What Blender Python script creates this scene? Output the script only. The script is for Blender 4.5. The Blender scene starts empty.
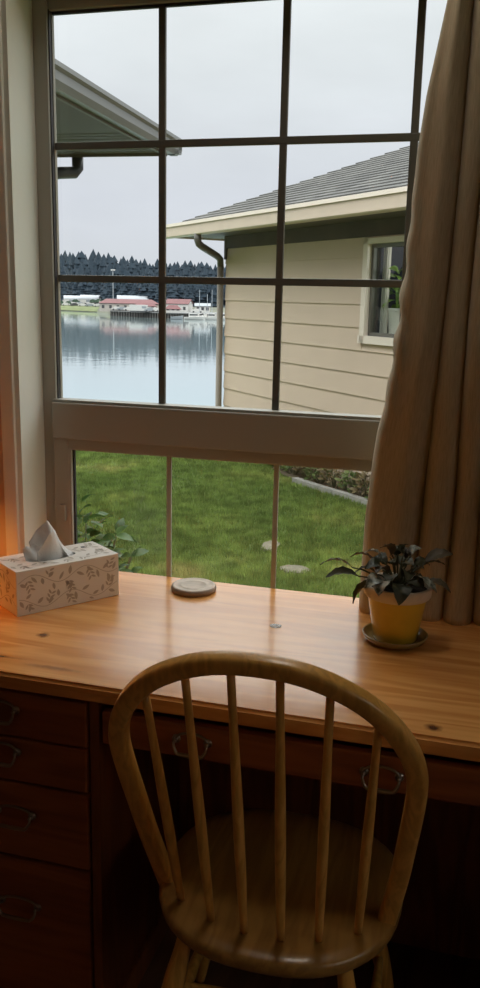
import bpy, bmesh, math, random
from math import sin, cos, pi, radians, sqrt, atan2, tan
from mathutils import Vector, Matrix, noise
random.seed(7)
CEIL_FILL = 10.0  # glow of the added fill light on the ceiling
SC = bpy.context.scene
COL = SC.collection
TAU = 2*pi

# ------------------------------------------------------------------ helpers
def lerp(a, b, t): return a+(b-a)*t
def table(x, pts):
    if x <= pts[0][0]: return pts[0][1]
    for (a, va), (b, vb) in zip(pts, pts[1:]):
        if x <= b: return lerp(va, vb, (x-a)/(b-a))
    return pts[-1][1]

def tag(o, label=None, cat=None, group=None, kind=None):
    if label: o['label'] = label
    if cat: o['category'] = cat
    if group: o['group'] = group
    if kind: o['kind'] = kind
    return o

def thing(name, loc, label, cat, group=None, rz=0.0):
    o = bpy.data.objects.new(name, None)
    o.empty_display_size = .05
    COL.objects.link(o)
    o.location = loc
    o.rotation_euler.z = rz
    return tag(o, label, cat, group)

def wloc(o):
    v = Vector((0, 0, 0))
    while o is not None:
        v += o.location
        o = o.parent
    return v

def obj(name, bm, m, parent=None, world=True, smooth=False, autos=None):
    """link bm as one mesh; with world=True the vertices are given in world space"""
    if parent is not None and world:
        bmesh.ops.translate(bm, verts=bm.verts, vec=-wloc(parent))
    bmesh.ops.recalc_face_normals(bm, faces=bm.faces)
    me = bpy.data.meshes.new(name)
    bm.to_mesh(me); bm.free()
    if isinstance(m, (list, tuple)):
        for k in m: me.materials.append(k)
    elif m is not None: me.materials.append(m)
    if smooth or autos is not None:
        for p in me.polygons: p.use_smooth = True
    o = bpy.data.objects.new(name, me)
    COL.objects.link(o)
    if parent is not None: o.parent = parent
    if autos is not None:
        try: me.set_sharp_from_angle(angle=radians(autos))
        except Exception: pass
    return o

def struct(name, bm, m, **k):
    o = obj(name, bm, m, **k)
    if o.parent is None: o['kind'] = 'structure'
    return o

def box(bm, x0, x1, y0, y1, z0, z1, bev=0.0, mi=0):
    vs = [bm.verts.new((x, y, z)) for x in (x0, x1) for y in (y0, y1) for z in (z0, z1)]
    fs = []
    for q in ((0, 1, 3, 2), (4, 6, 7, 5), (0, 4, 5, 1), (2, 3, 7, 6), (0, 2, 6, 4), (1, 5, 7, 3)):
        f = bm.faces.new([vs[i] for i in q]); f.material_index = mi; fs.append(f)
    if bev > 0:
        es = list({e for f in fs for e in f.edges})
        r = bmesh.ops.bevel(bm, geom=es, offset=bev, segments=2, profile=.6, affect='EDGES')
        for f in r['faces']: f.material_index = mi
    return vs

def B(*a, **k):
    bm = bmesh.new(); box(bm, *a, **k); return bm

def tube(bm, pts, rad, n=10, cap=True, mi=0):
    pts = [Vector(p) for p in pts]
    rads = rad if isinstance(rad, (list, tuple)) else [rad]*len(pts)
    prev = None; rings = []
    for i, p in enumerate(pts):
        t = (pts[min(i+1, len(pts)-1)]-pts[max(i-1, 0)]).normalized()
        if prev is None:
            u = t.orthogonal().normalized()
        else:
            u = (prev-t*prev.dot(t)).normalized()
        prev = u; v = t.cross(u)
        rings.append([bm.verts.new(p+(u*cos(TAU*k/n)+v*sin(TAU*k/n))*rads[i]) for k in range(n)])
    for a, b in zip(rings, rings[1:]):
        for k in range(n):
            f = bm.faces.new((a[k], a[(k+1) % n], b[(k+1) % n], b[k])); f.material_index = mi
    if cap:
        for r in (rings[0], rings[-1]):
            f = bm.faces.new(r); f.material_index = mi

def sweep(bm, pts, nrm, prof):
    """sweep a closed 2-D profile (a along nrm, b along nrm x tangent) along pts"""
    pts = [Vector(p) for p in pts]; nrm = Vector(nrm).normalized(); rings = []
    for i, p in enumerate(pts):
        t = (pts[min(i+1, len(pts)-1)]-pts[max(i-1, 0)]).normalized()
        s = nrm.cross(t).normalized()
        rings.append([bm.verts.new(p+nrm*a+s*b) for a, b in prof])
    n = len(prof)
    for a, b in zip(rings, rings[1:]):
        for k in range(n): bm.faces.new((a[k], a[(k+1) % n], b[(k+1) % n], b[k]))
    bm.faces.new(rings[0]); bm.faces.new(rings[-1])

def rrect(w, h, r, seg=3):
    o = []
    for cx, cy, a0 in ((w/2-r, h/2-r, 0), (-w/2+r, h/2-r, pi/2), (-w/2+r, -h/2+r, pi), (w/2-r, -h/2+r, 1.5*pi)):
        for k in range(seg+1):
            a = a0+pi/2*k/seg
            o.append((cx+r*cos(a), cy+r*sin(a)))
    return o

def lathe(bm, prof, c=(0, 0, 0), n=32, mi=0, closed=False):
    c = Vector(c); rings = []
    for r, z in prof:
        if r < 1e-6: rings.append([bm.verts.new(c+Vector((0, 0, z)))])
        else: rings.append([bm.verts.new(c+Vector((r*cos(TAU*k/n), r*sin(TAU*k/n), z))) for k in range(n)])
    for a, b in zip(rings, rings[1:]):
        for k in range(n):
            k2 = (k+1) % n
            if len(a) == 1 and len(b) == 1: continue
            if len(a) == 1: f = bm.faces.new((a[0], b[k2], b[k]))
            elif len(b) == 1: f = bm.faces.new((a[k], a[k2], b[0]))
            else: f = bm.faces.new((a[k], a[k2], b[k2], b[k]))
            f.material_index = mi

def prism(bm, poly, z0, z1, mi=0):
    a = [bm.verts.new((x, y, z0)) for x, y in poly]; b = [bm.verts.new((x, y, z1)) for x, y in poly]
    n = len(poly)
    fs = [bm.faces.new(a), bm.faces.new(b)]
    for k in range(n): fs.append(bm.faces.new((a[k], a[(k+1) % n], b[(k+1) % n], b[k])))
    for f in fs: f.material_index = mi
    return fs

def quad(bm, *p, mi=0):
    f = bm.faces.new([bm.verts.new(q) for q in p]); f.material_index = mi; return f

# ------------------------------------------------------------------ materials
def nmat(name):
    m = bpy.data.materials.new(name); m.use_nodes = True
    nt = m.node_tree; bs = nt.nodes['Principled BSDF']
    return m, nt, bs

def mat(name, col, rough=.6, metal=0.0, vary=0.0, vscale=8.0, bump=0.0, bscale=60.0, coat=0.0, spec=.5, stretch=None, sheen=0.0, two=None):
    m, nt, bs = nmat(name)
    bs.inputs['Base Color'].default_value = (*col, 1)
    bs.inputs['Roughness'].default_value = rough
    bs.inputs['Metallic'].default_value = metal
    bs.inputs['Specular IOR Level'].default_value = spec
    if coat: bs.inputs['Coat Weight'].default_value = coat; bs.inputs['Coat Roughness'].default_value = .12
    if sheen: bs.inputs['Sheen Weight'].default_value = sheen
    tc = nt.nodes.new('ShaderNodeTexCoord'); mp = nt.nodes.new('ShaderNodeMapping')
    nt.links.new(tc.outputs['Object'], mp.inputs['Vector'])
    if stretch: mp.inputs['Scale'].default_value = stretch
    if vary or two:
        nz = nt.nodes.new('ShaderNodeTexNoise'); nz.inputs['Scale'].default_value = vscale; nz.inputs['Detail'].default_value = 5
        nt.links.new(mp.outputs[0], nz.inputs['Vector'])
        cr = nt.nodes.new('ShaderNodeValToRGB'); e = cr.color_ramp.elements
        c2 = two if two else tuple(min(1, c*(1+vary)) for c in col)
        c1 = col if two else tuple(c*(1-vary) for c in col)
        e[0].position = .32; e[0].color = (*c1, 1); e[1].position = .68; e[1].color = (*c2, 1)
        nt.links.new(nz.outputs['Fac'], cr.inputs[0]); nt.links.new(cr.outputs[0], bs.inputs['Base Color'])
    if bump:
        nb = nt.nodes.new('ShaderNodeTexNoise'); nb.inputs['Scale'].default_value = bscale; nb.inputs['Detail'].default_value = 4
        bp = nt.nodes.new('ShaderNodeBump'); bp.inputs['Strength'].default_value = bump; bp.inputs['Distance'].default_value = .01
        nt.links.new(mp.outputs[0], nb.inputs['Vector']); nt.links.new(nb.outputs['Fac'], bp.inputs['Height']); nt.links.new(bp.outputs[0], bs.inputs['Normal'])
    return m

def wood(name, light, dark, axis='x', rough=.3, scale=1.0, knots=(), coat=.0, contrast=1.0, spec=.5):
    m, nt, bs = nmat(name); N = nt.nodes.new; L = nt.links.new
    tc = N('ShaderNodeTexCoord'); mp = N('ShaderNodeMapping'); L(tc.outputs['Object'], mp.inputs['Vector'])
    s = {'x': (.9, 9, 9), 'y': (9, .9, 9), 'z': (9, 9, .9)}[axis]
    mp.inputs['Scale'].default_value = tuple(k*scale for k in s)
    n1 = N('ShaderNodeTexNoise'); n1.inputs['Scale'].default_value = 1.6; n1.inputs['Detail'].default_value = 2; n1.inputs['Distortion'].default_value = .6
    L(mp.outputs[0], n1.inputs['Vector'])
    mu = N('ShaderNodeMath'); mu.operation = 'MULTIPLY'; mu.inputs[1].default_value = 26; L(n1.outputs['Fac'], mu.inputs[0])
    sn = N('ShaderNodeMath'); sn.operation = 'SINE'; L(mu.outputs[0], sn.inputs[0])
    ma = N('ShaderNodeMapRange'); ma.inputs['From Min'].default_value = -1; L(sn.outputs[0], ma.inputs['Value'])
    n2 = N('ShaderNodeTexNoise'); n2.inputs['Scale'].default_value = 14; n2.inputs['Detail'].default_value = 4; L(mp.outputs[0], n2.inputs['Vector'])
    mx = N('ShaderNodeMix'); mx.inputs['Factor'].default_value = .55
    L(ma.outputs[0], mx.inputs[2]); L(n2.outputs['Fac'], mx.inputs[3])
    cr = N('ShaderNodeValToRGB'); e = cr.color_ramp.elements
    mid = .5; e[0].position = mid-.4/contrast; e[0].color = (*dark, 1); e[1].position = mid+.25/contrast; e[1].color = (*light, 1)
    L(mx.outputs[0], cr.inputs[0]); last = cr.outputs[0]
    for kx, ky, ka, kb, strength in knots:
        m2 = N('ShaderNodeMapping'); m2.vector_type = 'POINT'; L(tc.outputs['Object'], m2.inputs['Vector'])
        m2.inputs['Location'].default_value = (-kx/ka, -ky/kb, 0); m2.inputs['Scale'].default_value = (1/ka, 1/kb, 0)
        nn = N('ShaderNodeTexNoise'); nn.inputs['Scale'].default_value = 70; L(tc.outputs['Object'], nn.inputs['Vector'])
        ln = N('ShaderNodeVectorMath'); ln.operation = 'LENGTH'; L(m2.outputs[0], ln.inputs[0])
        ad = N('ShaderNodeMath'); ad.operation = 'ADD'; L(ln.outputs['Value'], ad.inputs[0]); L(nn.outputs['Fac'], ad.inputs[1])
        mr = N('ShaderNodeMapRange'); mr.inputs['From Min'].default_value = .9; mr.inputs['From Max'].default_value = 1.9
        mr.inputs['To Min'].default_value = strength; mr.inputs['To Max'].default_value = 0; L(ad.outputs[0], mr.inputs['Value'])
        mk = N('ShaderNodeMix'); mk.data_type = 'RGBA'; L(mr.outputs[0], mk.inputs['Factor']); L(last, mk.inputs[6])
        mk.inputs[7].default_value = (dark[0]*.18, dark[1]*.12, dark[2]*.12, 1); last = mk.outputs[2]
    L(last, bs.inputs['Base Color'])
    bs.inputs['Roughness'].default_value = rough; bs.inputs['Specular IOR Level'].default_value = spec
    if coat: bs.inputs['Coat Weight'].default_value = coat; bs.inputs['Coat Roughness'].default_value = .16
    bp = N('ShaderNodeBump'); bp.inputs['Strength'].default_value = .08; bp.inputs['Distance'].default_value = .004
    L(n2.outputs['Fac'], bp.inputs['Height']); L(bp.outputs[0], bs.inputs['Normal'])
    return m

def glass_mat(name, tint=(.96, .98, .97), ior=1.45, dim=0.0):
    m = bpy.data.materials.new(name); m.use_nodes = True; nt = m.node_tree; nt.nodes.clear(); N = nt.nodes.new; L = nt.links.new
    out = N('ShaderNodeOutputMaterial'); tr = N('ShaderNodeBsdfTransparent'); tr.inputs[0].default_value = (*tint, 1)
    gl = N('ShaderNodeBsdfGlossy'); gl.inputs['Roughness'].default_value = .01
    fr = N('ShaderNodeFresnel'); fr.inputs[0].default_value = ior
    ge = N('ShaderNodeNewGeometry'); iv = N('ShaderNodeMath'); iv.operation = 'SUBTRACT'; iv.inputs[0].default_value = 1; L(ge.outputs['Backfacing'], iv.inputs[1])
    fm = N('ShaderNodeMath'); fm.operation = 'MULTIPLY'; L(fr.outputs[0], fm.inputs[0]); L(iv.outputs[0], fm.inputs[1])
    mx = N('ShaderNodeMixShader'); L(fm.outputs[0], mx.inputs[0]); L(tr.outputs[0], mx.inputs[1]); L(gl.outputs[0], mx.inputs[2])
    L(mx.outputs[0], out.inputs[0])
    return m

DESK = Vector((-.25, -.3, 0))
def kn(x, y): return (x-DESK.x, y-DESK.y)
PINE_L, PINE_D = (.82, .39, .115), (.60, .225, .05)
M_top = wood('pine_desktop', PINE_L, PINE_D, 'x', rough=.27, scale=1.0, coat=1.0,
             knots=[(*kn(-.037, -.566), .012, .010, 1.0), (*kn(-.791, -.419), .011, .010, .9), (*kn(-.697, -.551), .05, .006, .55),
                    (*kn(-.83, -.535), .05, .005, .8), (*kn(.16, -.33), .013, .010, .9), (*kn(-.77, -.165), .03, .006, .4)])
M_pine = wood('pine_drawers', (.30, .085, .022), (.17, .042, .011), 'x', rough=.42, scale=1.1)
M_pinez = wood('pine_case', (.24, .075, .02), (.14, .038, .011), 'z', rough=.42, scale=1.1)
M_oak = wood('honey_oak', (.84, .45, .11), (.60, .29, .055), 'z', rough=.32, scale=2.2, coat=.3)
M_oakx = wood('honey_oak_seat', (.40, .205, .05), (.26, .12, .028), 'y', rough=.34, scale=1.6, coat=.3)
M_vinyl = mat('white_vinyl', (.37, .355, .305), .38, bump=.03, bscale=200)
M_jamb = mat('white_painted_jamb', (.80, .82, .74), .5, bump=.04, bscale=60)
M_gasket = mat('dark_gasket', (.04, .04, .045), .6)
M_grille = mat('window_grille', (.12, .115, .095), .45)
M_grille2 = mat('lower_window_grille', (.40, .41, .36), .4)
M_wall = mat('warm_wall_paint', (.62, .50, .40), .8, bump=.08, bscale=140, vary=.03)
M_ceil = mat('ceiling_paint', (.7, .68, .64), .85, bump=.1, bscale=90)
M_floor = wood('floor_boards', (.20, .10, .05), (.12, .055, .03), 'y', rough=.5, scale=.8)
M_glass = glass_mat('window_glass')
M_brass = mat('dark_bronze', (.16, .10, .06), .28, metal=1.0)
M_pewter = mat('worn_pewter', (.30, .24, .19), .3, metal=1.0)
M_cardw = mat('white_card', (.80, .75, .68), .55, bump=.02, bscale=80)
M_print = mat('taupe_print', (.48, .42, .35), .6)
M_tissue = mat('tissue_paper', (.88, .87, .86), .9, bump=.15, bscale=120)
M_film = mat('clear_film', (.7, .7, .7), .15)
M_yellow = mat('yellow_glaze', (.74, .50, .04), .3, vary=.1, vscale=14, coat=.5)
M_clay = mat('pale_clay', (.74, .64, .50), .75, vary=.12, vscale=30)
M_saucer = mat('olive_saucer_glaze', (.30, .22, .08), .25, coat=.5, vary=.15, vscale=20)
M_soil = mat('soil', (.03, .02, .015), .95, bump=.6, bscale=120)
M_oldcoaster = mat('grey_coaster', (.52, .43, .34), .5, vary=.16, vscale=45)
M_coastrim = mat('coaster_bark', (.26, .19, .14), .6, vary=.3, vscale=60)
M_siding = mat('beige_siding', (.63, .50, .40), .62, vary=.03, vscale=3, bump=.02, bscale=100)
M_cream = mat('cream_fascia_paint', (.60, .50, .405), .5, vary=.03)
M_whitetrim = mat('white_trim_paint', (.80, .71, .63), .5)
M_corner = mat('dark_corner_and_eave_shade', (.085, .062, .045), .7, vary=.2, vscale=5)  # corner board, and the painted shade strip under the eave
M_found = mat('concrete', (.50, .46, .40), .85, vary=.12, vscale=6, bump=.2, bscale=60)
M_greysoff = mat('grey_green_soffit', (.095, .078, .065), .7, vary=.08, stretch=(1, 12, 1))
M_gut = mat('pewter_gutter', (.17, .175, .17), .4)
M_dkgut = mat('dark_downspout', (.055, .06, .065), .4)
M_spout = mat('bronze_downspout', (.11, .10, .09), .45)
M_tanspout = mat('tan_downspout', (.22, .19, .15), .5)

def curtain_mat():
    m, nt, bs = nmat('beige_linen'); N = nt.nodes.new; L = nt.links.new
    tc = N('ShaderNodeTexCoord'); mp = N('ShaderNodeMapping'); L(tc.outputs['UV'], mp.inputs['Vector']); mp.inputs['Scale'].default_value = (1, 1, 1)
    w1 = N('ShaderNodeTexNoise'); w1.inputs['Scale'].default_value = 28; w1.inputs['Detail'].default_value = 6
    m2 = N('ShaderNodeMapping'); m2.inputs['Scale'].default_value = (9, 1.2, 1); L(tc.outputs['UV'], m2.inputs['Vector']); L(m2.outputs[0], w1.inputs['Vector'])
    cr = N('ShaderNodeValToRGB'); cr.color_ramp.elements[0].position = .3; cr.color_ramp.elements[0].color = (.47, .385, .25, 1)
    cr.color_ramp.elements[1].position = .7; cr.color_ramp.elements[1].color = (.64, .54, .37, 1)
    L(w1.outputs['Fac'], cr.inputs[0]); L(cr.outputs[0], bs.inputs['Base Color'])
    bs.inputs['Roughness'].default_value = .9; bs.inputs['Specular IOR Level'].default_value = .15; bs.inputs['Sheen Weight'].default_value = .2
    bp = N('ShaderNodeBump'); bp.inputs['Strength'].default_value = .35; bp.inputs['Distance'].default_value = .003
    L(w1.outputs['Fac'], bp.inputs['Height']); L(bp.outputs[0], bs.inputs['Normal'])
    tl = N('ShaderNodeBsdfTranslucent'); tl.inputs[0].default_value = (.40, .27, .14, 1)
    mx = N('ShaderNodeMixShader'); mx.inputs[0].default_value = .24
    out = nt.nodes['Material Output']; L(bs.outputs[0], mx.inputs[1]); L(tl.outputs[0], mx.inputs[2]); L(mx.outputs[0], out.inputs[0])
    return m
M_curtain = curtain_mat()

def leaf_mat(name, c1, c2, rough=.45, vein=None, transl=.15, scale=30):
    m, nt, bs = nmat(name); N = nt.nodes.new; L = nt.links.new
    tc = N('ShaderNodeTexCoord'); nz = N('ShaderNodeTexNoise'); nz.inputs['Scale'].default_value = scale; nz.inputs['Detail'].default_value = 4
    L(tc.outputs['Object'], nz.inputs['Vector'])
    cr = N('ShaderNodeValToRGB'); cr.color_ramp.elements[0].position = .35; cr.color_ramp.elements[0].color = (*c1, 1)
    cr.color_ramp.elements[1].position = .65; cr.color_ramp.elements[1].color = (*c2, 1)
    L(nz.outputs['Fac'], cr.inputs[0]); L(cr.outputs[0], bs.inputs['Base Color']); bs.inputs['Roughness'].default_value = rough
    tl = N('ShaderNodeBsdfTranslucent'); L(cr.outputs[0], tl.inputs[0])
    mx = N('ShaderNodeMixShader'); mx.inputs[0].default_value = transl
    out = nt.nodes['Material Output']; L(bs.outputs[0], mx.inputs[1]); L(tl.outputs[0], mx.inputs[2]); L(mx.outputs[0], out.inputs[0])
    return m
M_leafdark = leaf_mat('dark_violet_leaf', (.026, .030, .014), (.09, .088, .045), .5)
M_leafsilver = leaf_mat('silver_leaf', (.045, .055, .035), (.50, .50, .42), .35, scale=70)
M_leafbrown = leaf_mat('bronze_leaf', (.06, .04, .025), (.11, .09, .05), .5)
M_stem = mat('plant_stem', (.12, .12, .06), .6)
M_leafgreen = leaf_mat('garden_leaf', (.025, .07, .015), (.09, .16, .04), .4, transl=.35, scale=12)
M_leafpale = leaf_mat('pale_window_leaf', (.22, .38, .06), (.52, .72, .18), .4, transl=.35, scale=14)
M_leafweed = leaf_mat('bed_leaf', (.10, .16, .05), (.30, .34, .13), .5, transl=.3, scale=9)
M_leafrust = leaf_mat('rusty_leaf', (.16, .11, .06), (.30, .25, .12), .5, transl=.3, scale=9)
M_leafyel = leaf_mat('yellow_leaf', (.32, .36, .05), (.55, .55, .10), .5, transl=.3, scale=9)

# ------------------------------------------------------------------ camera
cam_d = bpy.data.cameras.new('camera'); cam = bpy.data.objects.new('camera', cam_d); COL.objects.link(cam); SC.camera = cam
cam_d.sensor_fit = 'VERTICAL'; cam_d.sensor_height = 24.0; cam_d.lens = 24.0*870/988; cam_d.clip_start = .05; cam_d.clip_end = 3000
p_, y_, r_ = radians(12.7840374), radians(15.58733513), radians(1.22581042)
fw = Vector((-sin(y_)*cos(p_), cos(y_)*cos(p_), -sin(p_))); rt = Vector((cos(y_), sin(y_), 0)); up = rt.cross(fw)
R2 = cos(r_)*rt+sin(r_)*up; U2 = -sin(r_)*rt+cos(r_)*up
cam.matrix_world = Matrix(((R2.x, U2.x, -fw.x, 0), (R2.y, U2.y, -fw.y, -1.85), (R2.z, U2.z, -fw.z, 1.401), (0, 0, 0, 1)))

# ------------------------------------------------------------------ sky
w = bpy.data.worlds.new('overcast'); SC.world = w; w.use_nodes = True; nt = w.node_tree; N = nt.nodes.new; L = nt.links.new
bg = nt.nodes['Background']
tc = N('ShaderNodeTexCoord'); sp = N('ShaderNodeSeparateXYZ'); L(tc.outputs['Generated'], sp.inputs[0])
mr = N('ShaderNodeMapRange'); mr.inputs['From Min'].default_value = -.02; mr.inputs['From Max'].default_value = 1.0
L(sp.outputs['Z'], mr.inputs['Value'])
cr = N('ShaderNodeValToRGB'); e = cr.color_ramp.elements
def sky(v, *c): return tuple(k*v for k in c)+(1,)
e[0].position = 0; e[0].color = sky(.46, .235, .238, .255); e[1].position = 1; e[1].color = (.72, .72, .72, 1)
a = e.new(.12); a.color = sky(.46, .262, .267, .295); a = e.new(.25); a.color = sky(.44, .325, .333, .35); a = e.new(.34); a.color = sky(.44, .355, .363, .374); a = e.new(.41); a.color = (.365, .36, .355, 1); a = e.new(.6); a.color = (.58, .58, .58, 1)
L(mr.outputs[0], cr.inputs[0])
mp = N('ShaderNodeMapping'); mp.inputs['Scale'].default_value = (1.2, 1.2, 3.4); L(tc.outputs['Generated'], mp.inputs['Vector'])
nz = N('ShaderNodeTexNoise'); nz.inputs['Scale'].default_value = 2.4; nz.inputs['Detail'].default_value = 5; nz.inputs['Roughness'].default_value = .5; L(mp.outputs[0], nz.inputs['Vector'])
m3 = N('ShaderNodeMapRange'); m3.inputs['From Min'].default_value = .3; m3.inputs['From Max'].default_value = .7; m3.inputs['To Min'].default_value = .90; m3.inputs['To Max'].default_value = 1.08
L(nz.outputs['Fac'], m3.inputs['Value'])
vm = N('ShaderNodeVectorMath'); vm.operation = 'SCALE'; L(cr.outputs[0], vm.inputs[0]); L(m3.outputs[0], vm.inputs['Scale'])
L(vm.outputs[0], bg.inputs['Color']); bg.inputs['Strength'].default_value = 6.0

# ------------------------------------------------------------------ the room
WX0, WX1, WZ0, WZ1 = -1.006, .125, .70, 2.05          # rough opening
RX0, RX1, RY0, RH = -2.3, 2.1, -3.6, 2.45
struct('floor', B(RX0-.1, RX1+.1, RY0-.1, -.1, -.12, 0), M_floor)
struct('ceiling', B(RX0-.1, RX1+.1, RY0-.1, .08, RH, RH+.15), M_ceil)
struct('wall_left', B(RX0-.12, RX0, RY0, .08, 0, RH), M_wall)
bm = bmesh.new()
for a in ((RY0, -2.9, 0, RH), (-.9, .08, 0, RH), (-2.9, -.9, 0, 1.45), (-2.9, -.9, 2.15, RH)): box(bm, RX1, RX1+.12, *a)
struct('wall_right', bm, M_wall)
struct('wall_back', B(RX0, RX1, RY0-.12, RY0, 0, RH), M_wall)
bm = bmesh.new()
for a in ((RX0, WX0-.012, 0, RH), (WX1+.012, RX1, 0, RH), (WX0-.012, WX1+.012, 0, WZ0-.012), (WX0-.012, WX1+.012, WZ1+.012, RH)):
    box(bm, a[0], a[1], -.1, .08, a[2], a[3])
struct('wall_window', bm, M_wall)
# jamb liner with a thin bead round the opening
bm = bmesh.new()
for x0, x1 in ((WX0-.012, WX0), (WX1, WX1+.012)):
    box(bm, x0, x1, -.104, .085, WZ0, WZ1)
box(bm, WX0-.012, WX1+.012, -.104, .085, WZ1, WZ1+.012)
box(bm, WX0-.012, WX1+.012, .0, .085, WZ0-.012, WZ0)
box(bm, WX0-.045, WX0-.012, -.112, -.1, .755, WZ1+.045, bev=.003)
box(bm, WX1+.012, WX1+.045, -.112, -.1, .755, WZ1+.045, bev=.003)
box(bm, WX0-.045, WX1+.045, -.112, -.1, WZ1+.012, WZ1+.045, bev=.003)
struct('trim_1', bm, M_jamb)
bm = bmesh.new()
box(bm, RX0, RX1, -.115, -.1, 0, .09, bev=.003)
struct('baseboard_window', bm, M_jamb)

# ------------------------------------------------------------------ window_1
win = thing('window_1', (-.43, .03, .7), None, None); win['kind'] = 'structure'
GY = .03
gl0, gl1, gt, gb = -.972, .092, 1.993, 1.153          # upper glass
ml = [-.714, -.446, -.1775]; mh = [1.719, 1.4335]
# outer frame and the upper sash stiles, stepped
bm = bmesh.new()
for x0, x1 in ((WX0, -.972), (.092, WX1)):
    box(bm, x0, x1, .004, .038, WZ0, WZ1, bev=.002)
for x0, x1 in ((WX0, -1.0), (.119, WX1)):
    box(bm, x0, x1, .038, .075, WZ0, WZ1)
box(bm, WX0, WX1, .004, .075, 2.012, WZ1, bev=.002)
box(bm, WX0, WX1, .004, .075, WZ0, .715, bev=.002)
obj('window_frame', bm, M_vinyl, win)
bm = bmesh.new()
box(bm, -.980, -.971, .020, .037, gb, 2.006); box(bm, .091, .100, .020, .037, gb, 2.006)
box(bm, -.972, .094, .012, .045, gt, 2.014, bev=.0015)
obj('upper_sash', bm, M_vinyl, win)
bm = bmesh.new()
box(bm, -.972, -.9695, .011, .021, gb, gt+.002); box(bm, .0895, .092, .011, .021, gb, gt+.002); box(bm, gl0, gl1, .022, .030, gt-.006, gt+.003)
obj('gasket', bm, M_gasket, win)
bm = bmesh.new()
box(bm, -.972, -.968, .0215, .031, gb, gt-.002, bev=.0008); box(bm, .088, .092, .0215, .031, gb, gt-.002, bev=.0008)
obj('glazing_bead', bm, M_vinyl, win)
obj('upper_pane', B(gl0, gl1, .032, .036, gb-.01, gt), M_glass, win)
hw = .0078
for x in ml: obj('muntin', B(x-hw, x+hw, .022, .0315, gb, gt, bev=.002), M_grille, win)
for z in mh: obj('muntin', B(gl0+.004, gl1-.004, .0215, .0312, z-hw, z+hw, bev=.002), M_grille, win)
# lower sash: meeting rail, stiles, bottom rail
rz1, rz0 = 1.157, 1.038
bm = bmesh.new()
box(bm, -.978, .098, -.008, .028, 1.064, 1.150, bev=.003)
box(bm, -.978, .098, -.002, .030, rz0, 1.066, bev=.003)
box(bm, -.978, .098, -.002, .034, 1.148, rz1, bev=.002)
obj('meeting_rail', bm, M_vinyl, win)
bm = bmesh.new()
box(bm, -.978, -.938, -.004, .024, .715, 1.066, bev=.003); box(bm, .060, .098, -.004, .024, .715, 1.066, bev=.003)
box(bm, -.978, .098, -.004, .03, .715, .735, bev=.003)
box(bm, -.9385, -.9335, -.003, .006, .73, 1.04); box(bm, .058, .0605, -.001, .006, .73, 1.04)
obj('lower_sash', bm, M_vinyl, win)
bm = bmesh.new(); box(bm, -.938, -.930, .008, .016, .735, rz0); box(bm, .052, .060, .008, .016, .735, rz0)
obj('gasket', bm, M_gasket, win)
obj('lower_pane', B(-.936, .058, .016, .020, .73, rz0+.005), M_glass, win)
for x in (-.691, -.4355, -.180): obj('muntin', B(x-.0058, x+.0058, .009, .0155, .733, rz0+.003, bev=.0015), M_grille2, win)
ms = bpy.data.materials.new('insect_screen'); ms.use_nodes = True; t_ = ms.node_tree; t_.nodes.clear()
o_ = t_.nodes.new('ShaderNodeOutputMaterial'); tr_ = t_.nodes.new('ShaderNodeBsdfTransparent'); df_ = t_.nodes.new('ShaderNodeBsdfDiffuse'); mx_ = t_.nodes.new('ShaderNodeMixShader')
df_.inputs[0].default_value = (.12, .12, .12, 1); mx_.inputs[0].default_value = .10
t_.links.new(tr_.outputs[0], mx_.inputs[1]); t_.links.new(df_.outputs[0], mx_.inputs[2]); t_.links.new(mx_.outputs[0], o_.inputs[0])
bm = bmesh.new(); quad(bm, (-.966, .066, .715), (.088, .066, .715), (.088, .066, 1.15), (-.966, .066, 1.15))
obj('insect_screen', bm, ms, win)
bm = bmesh.new(); box(bm, -.962, -.948, -.013, -.004, .865, .905, bev=.002)
obj('sash_latch', bm, M_vinyl, win)

fill_win = thing('fill_window', (RX1+.06, -1.9, 1.45), None, None); fill_win['kind'] = 'structure'  # added window, out of view, lets fill light into the room
bm = bmesh.new()
for a in ((-2.9, -2.85, 1.45, 2.15), (-.95, -.9, 1.45, 2.15), (-2.85, -.95, 1.45, 1.50), (-2.85, -.95, 2.10, 2.15), (-1.92, -1.88, 1.50, 2.10)): box(bm, RX1+.03, RX1+.09, *a, bev=.003)
obj('window_frame', bm, M_vinyl, fill_win)
obj('pane', B(RX1+.058, RX1+.062, -2.85, -.95, 1.50, 2.10), M_glass, fill_win)
obj('window_sill', B(RX1-.03, RX1+.03, -2.93, -.87, 1.435, 1.452, bev=.003), M_jamb, fill_win)

cl_ = thing('ceiling_fill_light', (-.25, -.32, RH), 'unseen fill light added on the ceiling above the desk chair, round and opal', 'ceiling light')  # added out of view to brighten the room from above
bm = bmesh.new(); lathe(bm, [(0, 0), (.19, 0), (.195, -.012), (.185, -.03), (.17, -.03), (.17, -.012), (0, -.012)], (-.25, -.32, RH), 40); obj('frame', bm, M_vinyl, cl_, smooth=True)
md_ = bpy.data.materials.new('opal_glass'); md_.use_nodes = True; b_ = md_.node_tree.nodes['Principled BSDF']
b_.inputs['Emission Color'].default_value = (1, .93, .82, 1); b_.inputs['Emission Strength'].default_value = CEIL_FILL
bm = bmesh.new(); lathe(bm, [(.168, -.028), (.155, -.055), (.11, -.078), (.05, -.088), (0, -.09)], (-.25, -.32, RH), 40); obj('diffuser', bm, md_, cl_, smooth=True)

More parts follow.
